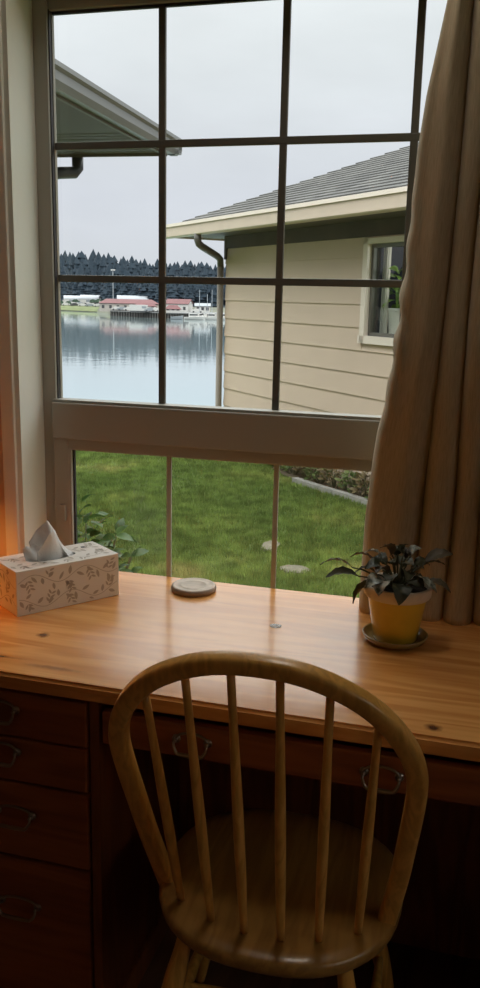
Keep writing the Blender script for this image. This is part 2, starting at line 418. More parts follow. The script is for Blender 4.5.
# ------------------------------------------------------------------ desk
desk = thing('desk', DESK, 'honey pine writing desk with drawers, its top pushed right up to the window', 'desk')
DX0, DX1 = -1.22, .72
bm = bmesh.new()
poly = [(DX0, -.598), (DX1, -.598), (DX1, -.114), (WX1-.002, -.114), (WX1-.002, .0), (WX0+.002, .0), (WX0+.002, -.114), (DX0, -.114)]
prism(bm, poly, .735, .75)
es = [e for e in bm.edges if all(abs(v.co.y+.598) < 1e-5 for v in e.verts) and all(abs(v.co.z-.75) < 1e-5 for v in e.verts)]
bmesh.ops.bevel(bm, geom=es, offset=.006, segments=3, affect='EDGES')
box(bm, DX0+.008, DX1-.008, -.590, -.12, .716, .735, bev=.004)
obj('desktop', bm, M_top, desk)

def bail(parent, cx, y, z, w_, big=False):
    """drop bail pull: two posts with rosettes and a drooping bar"""
    bm = bmesh.new()
    for s in (-1, 1):
        tube(bm, [(cx+s*w_/2, y+.001, z), (cx+s*w_/2, y-.003, z)], .0075, 12)
        tube(bm, [(cx+s*w_/2, y-.003, z), (cx+s*w_/2, y-.013, z)], .0035, 8)
    pts = []
    for k in range(17):
        a = pi*k/16
        pts.append((cx-w_/2*cos(a)*1.04, y-.013-.004*sin(a), z-.020*min(1, sin(a)*1.5)))
    tube(bm, [(cx-w_/2*cos(pi*k/16), y-.003, z+.014*sin(pi*k/16)) for k in range(17)], .0024, 8)
    tube(bm, pts, [.0021+.0018*sin(pi*k/16) for k in range(17)], 8)
    return obj('handle', bm, M_pewter, parent, smooth=True)

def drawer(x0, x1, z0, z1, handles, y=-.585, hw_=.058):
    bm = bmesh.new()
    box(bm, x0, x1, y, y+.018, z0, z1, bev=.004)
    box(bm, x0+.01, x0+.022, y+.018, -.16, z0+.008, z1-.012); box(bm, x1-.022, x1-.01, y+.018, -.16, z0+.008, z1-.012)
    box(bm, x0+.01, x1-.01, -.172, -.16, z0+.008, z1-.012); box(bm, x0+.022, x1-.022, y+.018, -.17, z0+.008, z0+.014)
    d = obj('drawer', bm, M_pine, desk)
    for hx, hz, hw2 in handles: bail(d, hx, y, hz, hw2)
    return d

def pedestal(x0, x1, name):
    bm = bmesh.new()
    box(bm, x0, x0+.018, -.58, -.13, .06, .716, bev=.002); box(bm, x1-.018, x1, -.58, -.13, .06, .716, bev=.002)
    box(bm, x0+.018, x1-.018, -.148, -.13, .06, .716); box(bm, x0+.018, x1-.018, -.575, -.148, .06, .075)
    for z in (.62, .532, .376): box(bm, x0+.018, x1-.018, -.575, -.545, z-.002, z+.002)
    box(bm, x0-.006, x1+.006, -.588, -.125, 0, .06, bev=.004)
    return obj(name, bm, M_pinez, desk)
for x0, x1 in ((-.995, -.600), (.19, .585)):
    pedestal(x0, x1, 'pedestal_case')
    c = (x0+x1)/2; a_, b_ = x0+.022, x1-.022
    drawer(a_, b_, .623, .708, [(c+.012, .676, .056)]); drawer(a_, b_, .535, .619, [(c+.012, .594, .056)])
    drawer(a_, b_, .380, .530, [(c+.03, .470, .07)]); drawer(a_, b_, .080, .373, [(c+.032, .280, .075)])
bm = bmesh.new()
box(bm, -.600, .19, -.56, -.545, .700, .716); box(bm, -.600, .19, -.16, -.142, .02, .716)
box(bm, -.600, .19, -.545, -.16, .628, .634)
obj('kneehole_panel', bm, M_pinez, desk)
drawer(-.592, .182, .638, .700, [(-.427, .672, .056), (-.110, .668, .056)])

# ------------------------------------------------------------------ chair
CX = -.265
chair = thing('windsor_chair', (CX, -.56, 0), 'honey oak bow-back spindle chair drawn up to the desk', 'chair')
def hoop_pt(x, z):
    return (CX+x, -.628-(z-.44)*.202/.513, z)
hz = [(.425, .183), (.50, .194), (.56, .202), (.62, .208), (.68, .214), (.73, .2175), (.765, .217), (.80, .209), (.833, .1935), (.862, .172), (.886, .146), (.905, .115), (.919, .082), (.928, .045), (.931, 0)]
half = [(x, z) for z, x in hz]
ctrl = [(-x, z) for x, z in half]+[(x, z) for x, z in reversed(half[:-1])]
def catmull(P, m=4):
    out = []
    for i in range(len(P)-1):
        p0, p1, p2, p3 = P[max(i-1, 0)], P[i], P[i+1], P[min(i+2, len(P)-1)]
        for k in range(m):
            t = k/m
            out.append(tuple(.5*((2*p1[j])+(-p0[j]+p2[j])*t+(2*p0[j]-5*p1[j]+4*p2[j]-p3[j])*t*t+(-p0[j]+3*p1[j]-3*p2[j]+p3[j])*t**3) for j in range(len(p1))))
    out.append(tuple(P[-1])); return out
cl = catmull(ctrl, 4)
bm = bmesh.new()
sweep(bm, [hoop_pt(x, z) for x, z in cl], (0, .513, .19), rrect(.025, .029, .007))
obj('bow', bm, M_oak, chair, autos=40)
roots = [(-.145, -.672), (-.086, -.703), (-.029, -.716), (.029, -.716), (.086, -.703), (.143, -.672)]
tops = [(-.163, .853), (-.100, .892), (-.034, .914), (.033, .914), (.099, .892), (.163, .853)]
for (rx, ry), (tx, tz) in zip(roots, tops):
    a = Vector((CX+rx, ry, .435)); b = Vector(hoop_pt(tx, tz))
    bm = bmesh.new(); n_ = 14
    tube(bm, [a.lerp(b, k/n_) for k in range(n_+1)], [.0062+.0022*sin(pi*min(1, (k/n_)*1.25))**1 if k/n_ < .8 else .0060 for k in range(n_+1)], 12)
    obj('spindle', bm, M_oak, chair, smooth=True)
# seat outline (saddle shaped)
bm = bmesh.new()
seat_out = []
for k in range(64):
    a = TAU*k/64; cx_, sy_ = cos(a), sin(a)
    ex = .205*(abs(cx_)**.82)*(1 if cx_ >= 0 else -1)
    ey = (.205 if sy_ < 0 else .195)*(abs(sy_)**.85)*(1 if sy_ >= 0 else -1)
    seat_out.append((CX+.002+ex*(1+.03*sy_), -.568+ey))
rings = []
for s, z in ((.90, .408), (.965, .411), (.992, .418), (1.0, .426), (.992, .434), (.97, .4385), (.86, .440), (.70, .436), (.5, .431), (.25, .429)):
    rings.append([bm.verts.new((CX+(x-CX)*s, -.568+(y+.568)*s, z)) for x, y in seat_out])
for ra, rb in zip(rings, rings[1:]):
    for k in range(64): bm.faces.new((ra[k], ra[(k+1) % 64], rb[(k+1) % 64], rb[k]))
bm.faces.new(rings[0]); bm.faces.new(rings[-1])
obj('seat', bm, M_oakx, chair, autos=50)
def turned(bm, a, b, r, prof):
    a, b = Vector(a), Vector(b); n_ = 28
    tube(bm, [a.lerp(b, k/n_) for k in range(n_+1)], [r*table(k/n_, prof) for k in range(n_+1)], 14)
legprof = [(0, .75), (.12, .9), (.2, 1.15), (.3, 1.2), (.36, .85), (.39, 1.15), (.42, .85), (.6, 1.1), (.75, 1.0), (1, .62)]
feet = {}
for sx, sy in ((-1, -1), (1, -1), (-1, 1), (1, 1)):
    t_ = (CX+sx*.125, -.565+sy*.13-(.005 if sy < 0 else 0), .415); f_ = (CX+sx*.20, -.565+sy*.205, 0)
    feet[(sx, sy)] = (Vector(t_), Vector(f_))
    bm = bmesh.new(); turned(bm, t_, f_, .0155, legprof); obj('leg', bm, M_oak, chair, smooth=True)
mids = {}
for sx in (-1, 1):
    a = feet[(sx, -1)][0].lerp(feet[(sx, -1)][1], .58); b = feet[(sx, 1)][0].lerp(feet[(sx, 1)][1], .58)
    bm = bmesh.new(); turned(bm, a, b, .011, [(0, .6), (.5, 1.15), (1, .6)]); obj('stretcher', bm, M_oak, chair, smooth=True); mids[sx] = a.lerp(b, .5)
bm = bmesh.new(); turned(bm, mids[-1], mids[1], .011, [(0, .6), (.5, 1.15), (1, .6)]); obj('stretcher', bm, M_oak, chair, smooth=True)
chair.rotation_euler.z = radians(2); chair.location.x -= .006

# ------------------------------------------------------------------ tissue box
A_ = Vector((-.887, -.350, .7502)); ang = atan2(.193, .141); Lb, Wb, Hb = .239, .118, .096
tb = thing('tissue_box', A_, 'white tissue box printed with taupe leafy vines, at the left end of the desk', 'tissue box', rz=ang)
bm = bmesh.new(); box(bm, 0, Lb, 0, Wb, 0, Hb, bev=.0012)
# open the top: cut an oval hole
top = max(bm.faces, key=lambda f: f.calc_center_median().z)
top_vs = list(top.verts); bmesh.ops.delete(bm, geom=[top], context='FACES_ONLY')
oc = (Lb*.45, Wb*.5); oa, ob = .056, .024; nO = 40
ring = [bm.verts.new((oc[0]+oa*cos(TAU*k/nO), oc[1]+ob*sin(TAU*k/nO), Hb)) for k in range(nO)]
re = [bm.edges.new((ring[k], ring[(k+1) % nO])) for k in range(nO)]
be = [e_ for e_ in bm.edges if e_.is_boundary and not (e_ in re) and abs(e_.verts[0].co.z-Hb) < 1e-4 and abs(e_.verts[1].co.z-Hb) < 1e-4]
bmesh.ops.triangle_fill(bm, use_beauty=True, edges=be+re)
dead = [f for f in bm.faces if f.normal.z > .5 and ((f.calc_center_median().x-oc[0])/oa)**2+((f.calc_center_median().y-oc[1])/ob)**2 < .9]
bmesh.ops.delete(bm, geom=dead, context='FACES_ONLY')
obj('carton', bm, M_cardw, tb, world=False)
# printed sprigs: a thin ink layer on three faces
def leafpoly(bm, fr, u, v, a, l, w_):
    """flat pointed leaf on a face; fr maps (u,v) to 3-D"""
    n_ = 5; L1 = []; R1 = []
    for k in range(n_+1):
        t = k/n_; wd = w_*sin(pi*t)**.8*(1-.25*t) if 0 < t < 1 else 0
        for lst, s in ((L1, 1), (R1, -1)):
            lst.append((u+cos(a)*l*t-sin(a)*wd*s, v+sin(a)*l*t+cos(a)*wd*s))
    pts = [L1[0]]+L1[1:-1]+[L1[-1]]+list(reversed(R1[1:-1]))
    bm.faces.new([bm.verts.new(fr(*p)) for p in pts])
def vine(bm, fr, W_, H_, seed):
    rd = random.Random(seed)
    nrow = 2 if H_ < .13 else 2
    def ok(u, v): return .004 < u < W_-.004 and .004 < v < H_-.004
    for row in range(nrow):
        base = H_*(.24+.5*row); ph = rd.random()*6; prevp = None
        steps = int(W_/.0042)
        for k in range(steps+1):
            u = W_*k/steps; v = base+.012*sin(u*52+ph)
            if prevp and ok(u, v) and ok(*prevp):
                dx, dy = u-prevp[0], v-prevp[1]; q = sqrt(dx*dx+dy*dy); nx, ny = -dy/q*.0006, dx/q*.0006
                bm.faces.new([bm.verts.new(fr(*p)) for p in ((prevp[0]+nx, prevp[1]+ny), (prevp[0]-nx, prevp[1]-ny), (u-nx, v-ny), (u+nx, v+ny))])
            prevp = (u, v)
            if k % 3 == 1:
                s = 1 if (k//3) % 2 else -1; sl = atan2(.012*52*cos(u*52+ph), 1)
                a = sl+s*(.75+.5*rd.random()); l = .015+.006*rd.random()
                tu, tv = u+cos(a)*.004, v+sin(a)*.004
                if ok(tu, tv) and ok(tu+cos(a)*l, tv+sin(a)*l): leafpoly(bm, fr, tu, tv, a, l, .0036+.001*rd.random())
            if k % 11 == 5:
                # side sprig
                s = 1 if (k//13) % 2 else -1; a0 = s*(pi/2-.35)
                for j in range(1, 4):
                    su, sv = u+cos(a0)*.0085*j, v+sin(a0)*.0085*j
                    for q in (-1, 1):
                        a = a0+q*.85
                        if ok(su, sv) and ok(su+cos(a)*.012, sv+sin(a)*.012): leafpoly(bm, fr, su, sv, a, .0125, .0026)
e_ = .0004
bm = bmesh.new(); vine(bm, lambda u, v: (u, -e_, v), Lb, Hb, 3); vine(bm, lambda u, v: (-e_, Wb-u, v), Wb, Hb, 5)
def topok(u, v): return (u, v, Hb+e_)
tmp = bmesh.new(); vine(tmp, topok, Lb, Wb, 8)
for f in list(tmp.faces):
    c = f.calc_center_median()
    if ((c.x-oc[0])/(oa+.012))**2+((c.y-oc[1])/(ob+.010))**2 < 1: continue
    bm.faces.new([bm.verts.new(v.co) for v in f.verts])
tmp.free()
# dark triangular perforation mark near the back right corner
o = obj('leaf_print', bm, M_print, tb, world=False)
bm = bmesh.new(); bm.faces.new([bm.verts.new(p) for p in ((Lb*.80, Wb*.70, Hb+e_), (Lb*.845, Wb*.66, Hb+e_), (Lb*.85, Wb*.76, Hb+e_), (Lb*.815, Wb*.78, Hb+e_))])
obj('printed_mark', bm, M_gasket, tb, world=False)
bm = bmesh.new()
vs = [bm.verts.new((oc[0]+oa*.97*cos(TAU*k/nO), oc[1]+ob*.97*sin(TAU*k/nO), Hb-.004)) for k in range(nO)]; bm.faces.new(vs)
obj('film', bm, M_film, tb, world=False)
# the tissue: crumpled tent rising from the slot, plus a low flap to the left
def sheet(bm, nu, nv, fn):
    g = [[bm.verts.new(fn(i/nu, j/nv)) for j in range(nv+1)] for i in range(nu+1)]
    for i in range(nu):
        for j in range(nv): bm.faces.new((g[i][j], g[i+1][j], g[i+1][j+1], g[i][j+1]))
bm = bmesh.new()
def tent(u, v):
    # u along the slot, v up: wide at the base, gathering into a peak
    x = lerp(-.036, .066, u); hgt = table(u, [(0, .040), (.15, .060), (.38, .088), (.6, .060), (.8, .032), (1, .004)])
    fold = .011*sin(u*8+v*1.2)*(1-.4*v)+.0015*sin(u*23+v*3)
    lean = -.012*v
    return (oc[0]+x*(1-.12*v)+lean, oc[1]+fold*(.5+v)+.006*v, Hb-.004+hgt*v)
sheet(bm, 40, 14, tent)
def tent2(u, v):
    x = lerp(-.036, .046, u); hgt = table(u, [(0, .022), (.3, .066), (.5, .072), (.7, .042), (1, .003)])
    return (oc[0]+x*(1-.15*v)-.008*v, oc[1]-.010-.010*v+.007*sin(u*7+1.5+v*1)*(.4+v), Hb-.004+hgt*v)
sheet(bm, 34, 12, tent2)
def flap(u, v):
    x = lerp(-.058, -.016, u)
    return (oc[0]+x-.004*v, oc[1]+.004*sin(u*9+v*3)+.012*v-.004, Hb-.003+.032*v+.0025*sin(u*14+v*5)*v)
sheet(bm, 16, 8, flap)
o = obj('tissue', bm, M_tissue, tb, world=False, smooth=True)
md = o.modifiers.new('thick', 'SOLIDIFY'); md.thickness = .0006

# ------------------------------------------------------------------ coaster, disc
cc = (-.600, -.072, .7502)
co = thing('coaster', cc, 'round dark-rimmed wooden coaster lying on the desk by the window', 'coaster')
bm = bmesh.new(); lathe(bm, [(0, 0), (.046, 0), (.0505, .002), (.0515, .007), (.0500, .0115), (.0485, .0125)], cc, 48)
obj('rim', bm, M_coastrim, co, smooth=True)
bm = bmesh.new(); lathe(bm, [(.0487, .0120), (.0475, .0136), (.044, .0138), (.043, .0130), (.030, .0129), (.0295, .0134), (.0275, .0134), (.027, .0128), (0, .0128)], cc, 48)
obj('face', bm, M_oldcoaster, co, smooth=True)
m, nt2, bs2 = nmat('clear_plastic'); bs2.inputs['Base Color'].default_value = (.9, .85, .8, 1); bs2.inputs['Roughness'].default_value = .15
bs2.inputs['Transmission Weight'].default_value = .95
bm = bmesh.new()
lathe(bm, [(0, .0), (.010, .0), (.0118, .0005), (.0118, .0010), (.0108, .0013), (.0100, .0008), (0, .0007)], (0, 0, 0), 28)
bmesh.ops.scale(bm, verts=bm.verts, vec=(1.0, .95, 1.0))
o = obj('plastic_disc', bm, m, smooth=True); o.location = (-.372, -.226, .7502)
tag(o, 'tiny clear plastic disc lying alone in the middle of the desktop', 'disc')

# ------------------------------------------------------------------ potted plant on the desk
PX, PY = -.133, -.222
pl = thing('potted_plant', (PX, PY, .7502), 'dark-leaved houseplant in a yellow glazed pot on a saucer, in front of the curtain', 'potted plant')
bm = bmesh.new()
lathe(bm, [(0, .0), (.048, .0), (.058, .004), (.0625, .012), (.0635, .0155), (.062, .0165), (.0595, .0145), (.055, .007), (.046, .0045), (0, .0045)], (PX, PY, .7502), 48)
obj('saucer', bm, M_saucer, pl, smooth=True)
zb = .7552
bm = bmesh.new()
lathe(bm, [(0, 0), (.040, 0), (.0425, .003), (.056, .082), (.057, .090)], (PX, PY, zb), 48)
for k in range(6):
    pass
pot = obj('pot', bm, M_yellow, pl, autos=50)
bm = bmesh.new()
lathe(bm, [(.0572, .0885), (.0625, .089), (.0645, .092), (.066, .110), (.065, .113), (.0615, .113), (.060, .110), (.057, .092)], (PX, PY, zb), 48)
obj('rim', bm, M_clay, pot, smooth=True)
bm = bmesh.new(); lathe(bm, [(0, .105), (.02, .104), (.0590, .100)], (PX, PY, zb), 32)
obj('soil', bm, M_soil, pl, smooth=True)

def leaf(bm, base, tip, width, droop=.0, roll=0.0, nu=9, nv=4, cup=.18, mi=0, waist=1.0):
    base, tip = Vector(base), Vector(tip); ax = tip-base; l = ax.length; d = ax.normalized()
    side = d.cross(Vector((0, 0, 1)))
    if side.length < 1e-3: side = Vector((1, 0, 0))
    side.normalize(); side = Matrix.Rotation(roll, 3, d) @ side; upv = side.cross(d).normalized()
    g = []
    for i in range(nu+1):
        t = i/nu; wd = width*.5*(sin(pi*min(1, t**.85*.97+.02)))**.75; c = base+ax*t+upv*(droop*4*t*(1-t))
        row = []
        for j in range(-nv, nv+1):
            s = j/nv
            row.append(bm.verts.new(c+side*wd*s+upv*(cup*wd*(abs(s)**1.3)+.0012*sin(t*24+j))))
        g.append(row)
    for i in range(nu):
        for j in range(2*nv):
            f = bm.faces.new((g[i][j], g[i+1][j], g[i+1][j+1], g[i][j+1])); f.material_index = mi
# (tip offset x, y, z from the pot's centre top, width, roll, droop, material)
ZT = zb+.112
LV = [((-.150, -.024, .028), .036, .25, .012, 0), ((-.134, -.044, .010), .038, -.15, .010, 0), ((-.098, .015, .038), .034, .3, .012, 2),
      ((-.078, -.052, -.034), .034, 1.0, .012, 0), ((-.028, -.072, -.006), .048, .15, .016, 1), ((.010, -.076, -.018), .044, -.2, .016, 0),
      ((.075, -.040, .002), .030, -.1, .010, 1), ((.100, -.018, -.002), .030, .1, .010, 2), ((.098, .028, .060), .032, .5, .008, 2),
      ((.084, .034, .036), .032, -.3, .008, 0), ((-.040, .010, .064), .034, .4, .012, 0), ((-.012, .015, .070), .032, -.3, .010, 0),
      ((.022, .022, .062), .030, .2, .010, 2), ((.048, -.010, .036), .034, .2, .014, 0), ((-.062, -.030, .030), .038, -.3, .014, 0),
      ((-.038, -.050, .030), .034, .2, .012, 2), ((.020, -.052, .022), .036, -.4, .014, 0), ((.055, .040, .030), .034, .3, .012, 0),
      ((-.055, .045, .030), .034, -.3, .012, 0), ((0, .060, .030), .034, 0, .012, 0), ((.052, -.050, .010), .036, .5, .014, 0), ((-.005, -.030, .050), .030, .8, .01, 0),
      ((-.030, -.020, .078), .028, .5, .010, 2), ((.015, -.004, .080), .026, -.4, .010, 0), ((-.070, .004, .052), .030, .2, .012, 1), ((.040, .012, .070), .028, .3, .01, 1),
      ((-.085, -.012, .012), .034, .2, .012, 0), ((.062, -.060, .016), .030, -.3, .012, 1), ((-.012, -.064, .014), .036, .1, .014, 0), ((.030, -.040, .050), .028, .4, .010, 0), ((-.055, -.062, .004), .036, -.4, .014, 1)]
bmF = bmesh.new(); bmS = bmesh.new()
for (tx, ty, tz), wd, roll, droop, mi in LV:
    tip = Vector((PX+tx, PY+ty, ZT+tz)); root = Vector((PX+tx*.10, PY+ty*.10, ZT-.012))
    hor = Vector((tx, ty, 0)); midp = root+Vector((tx*.38, ty*.38, max(.022, tz*.65+.020)))
    ll = min(.062, (tip-midp).length); midp = tip+(midp-tip).normalized()*ll
    q = [root.lerp(Vector((root.x*.6+midp.x*.4, root.y*.6+midp.y*.4, midp.z)), k/4).lerp(midp, (k/4)**2) for k in range(5)]
    tube(bmS, q, [.0019, .0018, .0017, .0016, .0014], 6)
    leaf(bmF, midp, tip, wd*.84, droop, roll, nu=12, mi=mi, cup=.26)
obj('stems', bmS, M_stem, pl, smooth=True)
o = obj('foliage', bmF, [M_leafdark, M_leafsilver, M_leafbrown], pl, smooth=True)

# ------------------------------------------------------------------ curtain and rod
def lead(z):
    return table(z, [(.79, -.219), (.95, -.216), (1.11, -.205), (1.23, -.186), (1.345, -.175), (1.49, -.165), (1.665, -.157), (1.766, -.146), (1.91, -.122), (2.16, -.085)])
bm = bmesh.new(); uvl = bm.loops.layers.uv.new('UVMap'); NU, NZ = 330, 110
Z0c, Z1c = .7497, 2.18
def curtain_pt(u, z):
    t = (2.18-z)/1.39
    L0 = lead(z); v1 = lerp(-.068, -.103, t)+.004*sin(z*5); v2 = lerp(-.030, -.047, t)+.003*sin(z*7+1)
    bounds = [L0, v1, v2]+[lerp(.012, .010, t)+.056*k+.004*sin(z*4+k) for k in range(7)]
    nseg = len(bounds)-1
    s = u*nseg; i = min(nseg-1, int(s)); f = s-i
    x0, x1 = bounds[i], bounds[i+1]; wdt = x1-x0
    amp = min(.052, .78*wdt) if i else .044
    # loops of cloth: bulge to the room, pinch towards the window
    x = x0+wdt*(f-.10*sin(TAU*f)*(0 if i == 0 else 1))
    shape = sin(pi*f)**.75 if 0 < f < 1 else 0
    if i == 0:
        shape = (1-(1-min(1, f/.16))**2)*.55+.45*sin(pi*min(1, max(0, f)))**.6 if f < .5 else (.55*min(1, (1-f)/.16)**.5+.45*sin(pi*f)**.6)
        shape += .10*sin(f*9+z*1.2)*sin(pi*f)
        if f < .30:
            wr = max(0, 1-abs(z-1.36)/.28)
            x += .0045*wr*sin(z*70+f*6)*(1-f/.30); shape += .10*wr*sin(z*55+f*22)
    y = -.121-amp*shape+.0025*noise.noise(Vector((u*30, z*6, 2)))
    y -= .006*noise.noise(Vector((u*9, z*3, 5)))
    q = max(0, min(1, (1.35-z)/.5)); q = q*q*(3-2*q)*max(0, min(1, (.085-x)/.04))
    y2 = y+.066*q; x *= (1.85+y2)/(1.85+y); y = y2
    return Vector((x, y, z))
grid = []
for j in range(NZ+1):
    row = []
    for i in range(NU+1):
        u = i/NU; hem = .0003*sin(u*19)
        z = lerp(Z0c+hem, Z1c, j/NZ); row.append(bm.verts.new(curtain_pt(u, z)))
    grid.append(row)
for j in range(NZ):
    for i in range(NU):
        f = bm.faces.new((grid[j][i], grid[j][i+1], grid[j+1][i+1], grid[j+1][i]))
        for lp, (a, b) in zip(f.loops, ((i, j), (i+1, j), (i+1, j+1), (i, j+1))): lp[uvl].uv = (a/NU*1.4, b/NZ*1.4)
# narrow crossways bands (stitched hem)
cur = obj('curtain', bm, M_curtain, smooth=True)
md = cur.modifiers.new('thick', 'SOLIDIFY'); md.thickness = .0018
tag(cur, 'beige linen curtain gathered at the right side of the window', 'curtain')
rod = thing('curtain_rod', (.0, -.16, 2.2), 'dark metal rod from which the beige curtain hangs', 'curtain rod')
bm = bmesh.new(); tube(bm, [(-1.25, -.16, 2.2), (.62, -.16, 2.2)], .010, 16); obj('pole', bm, M_brass, rod, smooth=True)
for s, x in ((-1, -1.25), (1, .62)):
    bm = bmesh.new(); bmesh.ops.create_uvsphere(bm, u_segments=16, v_segments=10, radius=.02, matrix=Matrix.Translation((x+s*.015, -.16, 2.2))); obj('finial', bm, M_brass, rod, smooth=True)
    bm = bmesh.new(); box(bm, x-s*.08-.008, x-s*.08+.008, -.15, -.1, 2.185, 2.215, bev=.002); obj('bracket', bm, M_brass, rod)
for k in range(8):
    bm = bmesh.new(); x = -.07+k*.062
    tube(bm, [(x, -.16+.0145*cos(a), 2.1955+.0145*sin(a)) for a in [TAU*q/20 for q in range(21)]], .0018, 6, cap=False); obj('ring', bm, M_brass, rod, smooth=True)

# ------------------------------------------------------------------ floor lamp left of the desk
lx, ly = -1.34, -.29
lamp = thing('floor_lamp', (lx, ly, 0), 'floor lamp with a lit linen shade just left of the desk', 'lamp')
bm = bmesh.new(); lathe(bm, [(0, 0), (.13, 0), (.13, .012), (.10, .02), (.02, .028), (0, .028)], (lx, ly, 0), 32); obj('base', bm, M_brass, lamp, smooth=True)
bm = bmesh.new(); tube(bm, [(lx, ly, .02), (lx, ly, 1.08)], .010, 12); obj('pole', bm, M_brass, lamp, smooth=True)
M_shade = leaf_mat('lamp_shade_linen', (.75, .6, .42), (.8, .65, .46), .8, transl=.35)
bm = bmesh.new(); lathe(bm, [(.135, .99), (.09, 1.21)], (lx, ly, 0), 40)
o = obj('lamp_shade', bm, M_shade, lamp, smooth=True); md = o.modifiers.new('t', 'SOLIDIFY'); md.thickness = .002
mb = bpy.data.materials.new('lit_bulb'); mb.use_nodes = True; b_ = mb.node_tree.nodes['Principled BSDF']
b_.inputs['Emission Color'].default_value = (1, .42, .12, 1); b_.inputs['Emission Strength'].default_value = 6
bm = bmesh.new(); bmesh.ops.create_uvsphere(bm, u_segments=16, v_segments=10, radius=.028, matrix=Matrix.Translation((lx, ly, 1.115))); obj('bulb', bm, mb, lamp, smooth=True)
ld = bpy.data.lights.new('lamp_light', 'POINT'); lo = bpy.data.objects.new('lamp_light', ld); COL.objects.link(lo); lo.location = (lx, ly, 1.06)
ld.energy = 6; ld.color = (1, .36, .07); ld.shadow_soft_size = .035

# ================================================================== outdoors
GZ = -.30
C0 = Vector((-2.8946, 7.7656)); WV = Vector((.68455, -.72897)); NV = Vector((-.72897, -.68455))
def H(s, o, z):
    p = C0+WV*s+NV*o; return (p.x, p.y, z)
def hbox(bm, s0, s1, o0, o1, z0, z1, mi=0):
    c = [H(s, o, z) for s in (s0, s1) for o in (o0, o1) for z in (z0, z1)]
    v = [bm.verts.new(p) for p in c]
    for q in ((0, 1, 3, 2), (4, 6, 7, 5), (0, 4, 5, 1), (2, 3, 7, 6), (0, 2, 6, 4), (1, 5, 7, 3)):
        f = bm.faces.new([v[i] for i in q]); f.material_index = mi

# terrain
def edge_y(x): return table(x, [(-30, 10.5), (-8, 10.0), (-3.4, 9.8), (-2.6, 11.0), (2, 17), (34, 19)])
def bedside(x, y):
    """True inside the planting bed along the house"""
    s = (Vector((x, y))-C0).dot(WV); o = (Vector((x, y))-C0).dot(NV)
    return 1.3 < s < 8 and -.1 < o < bed_o(s)
def bed_o(s): return table(s, [(1.3, .03), (1.5, .20), (1.9, .27), (2.4, .24), (3, .17), (8, .2)])
def in_house(x, y):
    s = (Vector((x, y))-C0).dot(WV); o = (Vector((x, y))-C0).dot(NV); return 0 < s < 9 and -8 < o < 0
M_lawn = mat('lawn_turf', (.065, .125, .02), .9, two=(.16, .20, .045), vscale=1.7, bump=.8, bscale=50)
M_bed = mat('bed_soil', (.12, .09, .06), .95, two=(.22, .17, .11), vscale=9, bump=.6, bscale=40)
bm = bmesh.new()
xs = [-40+1.0*i for i in range(75)]; ys = [.085]+[.5+.5*j for j in range(60)]
def gz(x, y):
    t = y-edge_y(x)
    return GZ+.015*noise.noise(Vector((x*.7, y*.7, 0))) if t <= 0 else GZ-min(t*.8, 8.5)
g = [[bm.verts.new((x, y, gz(x, y))) for y in ys] for x in xs]
for i in range(len(xs)-1):
    for j in range(len(ys)-1): bm.faces.new((g[i][j], g[i+1][j], g[i+1][j+1], g[i][j+1]))
o = struct('lawn_ground', bm, M_lawn)
bm = bmesh.new()
ss = [1.3+.2*k for k in range(35)]
for a, b in zip(ss, ss[1:]):
    quad(bm, H(a, 0, GZ+.022), H(b, 0, GZ+.022), H(b, bed_o(b), GZ+.022), H(a, bed_o(a), GZ+.022))
struct('planting_bed', bm, M_bed)

bm = bmesh.new(); box(bm, -40, 34, -30, .084, GZ-.6, GZ-.16)
struct('yard_ground', bm, M_lawn)
# grass: one mesh of blades
def grass():
    verts = []; faces = []; rd = random.Random(11); pts = []
    def add(x, y, h, wd):
        if in_house(x, y) or bedside(x, y) or y > edge_y(x): return
        for qx, qy, qr, qs in ((-1.36, 3.84, .06, .10), (-1.08, 3.36, .09, .07)):
            if ((x-qx)/qr)**2+((y-qy)/qs)**2 < 1: return
        a = rd.random()*TAU; b = rd.random()*TAU; lean = rd.random()*.55*h
        z = gz(x, y)-.004; dx, dy = cos(a)*wd/2, sin(a)*wd/2; n_ = len(verts)
        verts.extend(((x-dx, y-dy, z), (x+dx, y+dy, z), (x+cos(b)*lean, y+sin(b)*lean, z+h))); faces.append((n_, n_+1, n_+2))
    for _ in range(125000):
        y = lerp(2.6, 7.6, rd.random()**1.15); k = (y+1.85)
        x = lerp(-.56*k, -.04*k, rd.random())
        n1 = noise.noise(Vector((x*1.3, y*1.3, 3)))
        add(x, y, (.026+.022*rd.random())*(1+.5*n1), .006+.0012*y*.5)
    for _ in range(60000):
        x = rd.uniform(-14, 5); y = rd.uniform(.2, 11); add(x, y, .03+.02*rd.random(), .009)
    me = bpy.data.meshes.new('grass'); me.from_pydata(verts, [], faces); return me
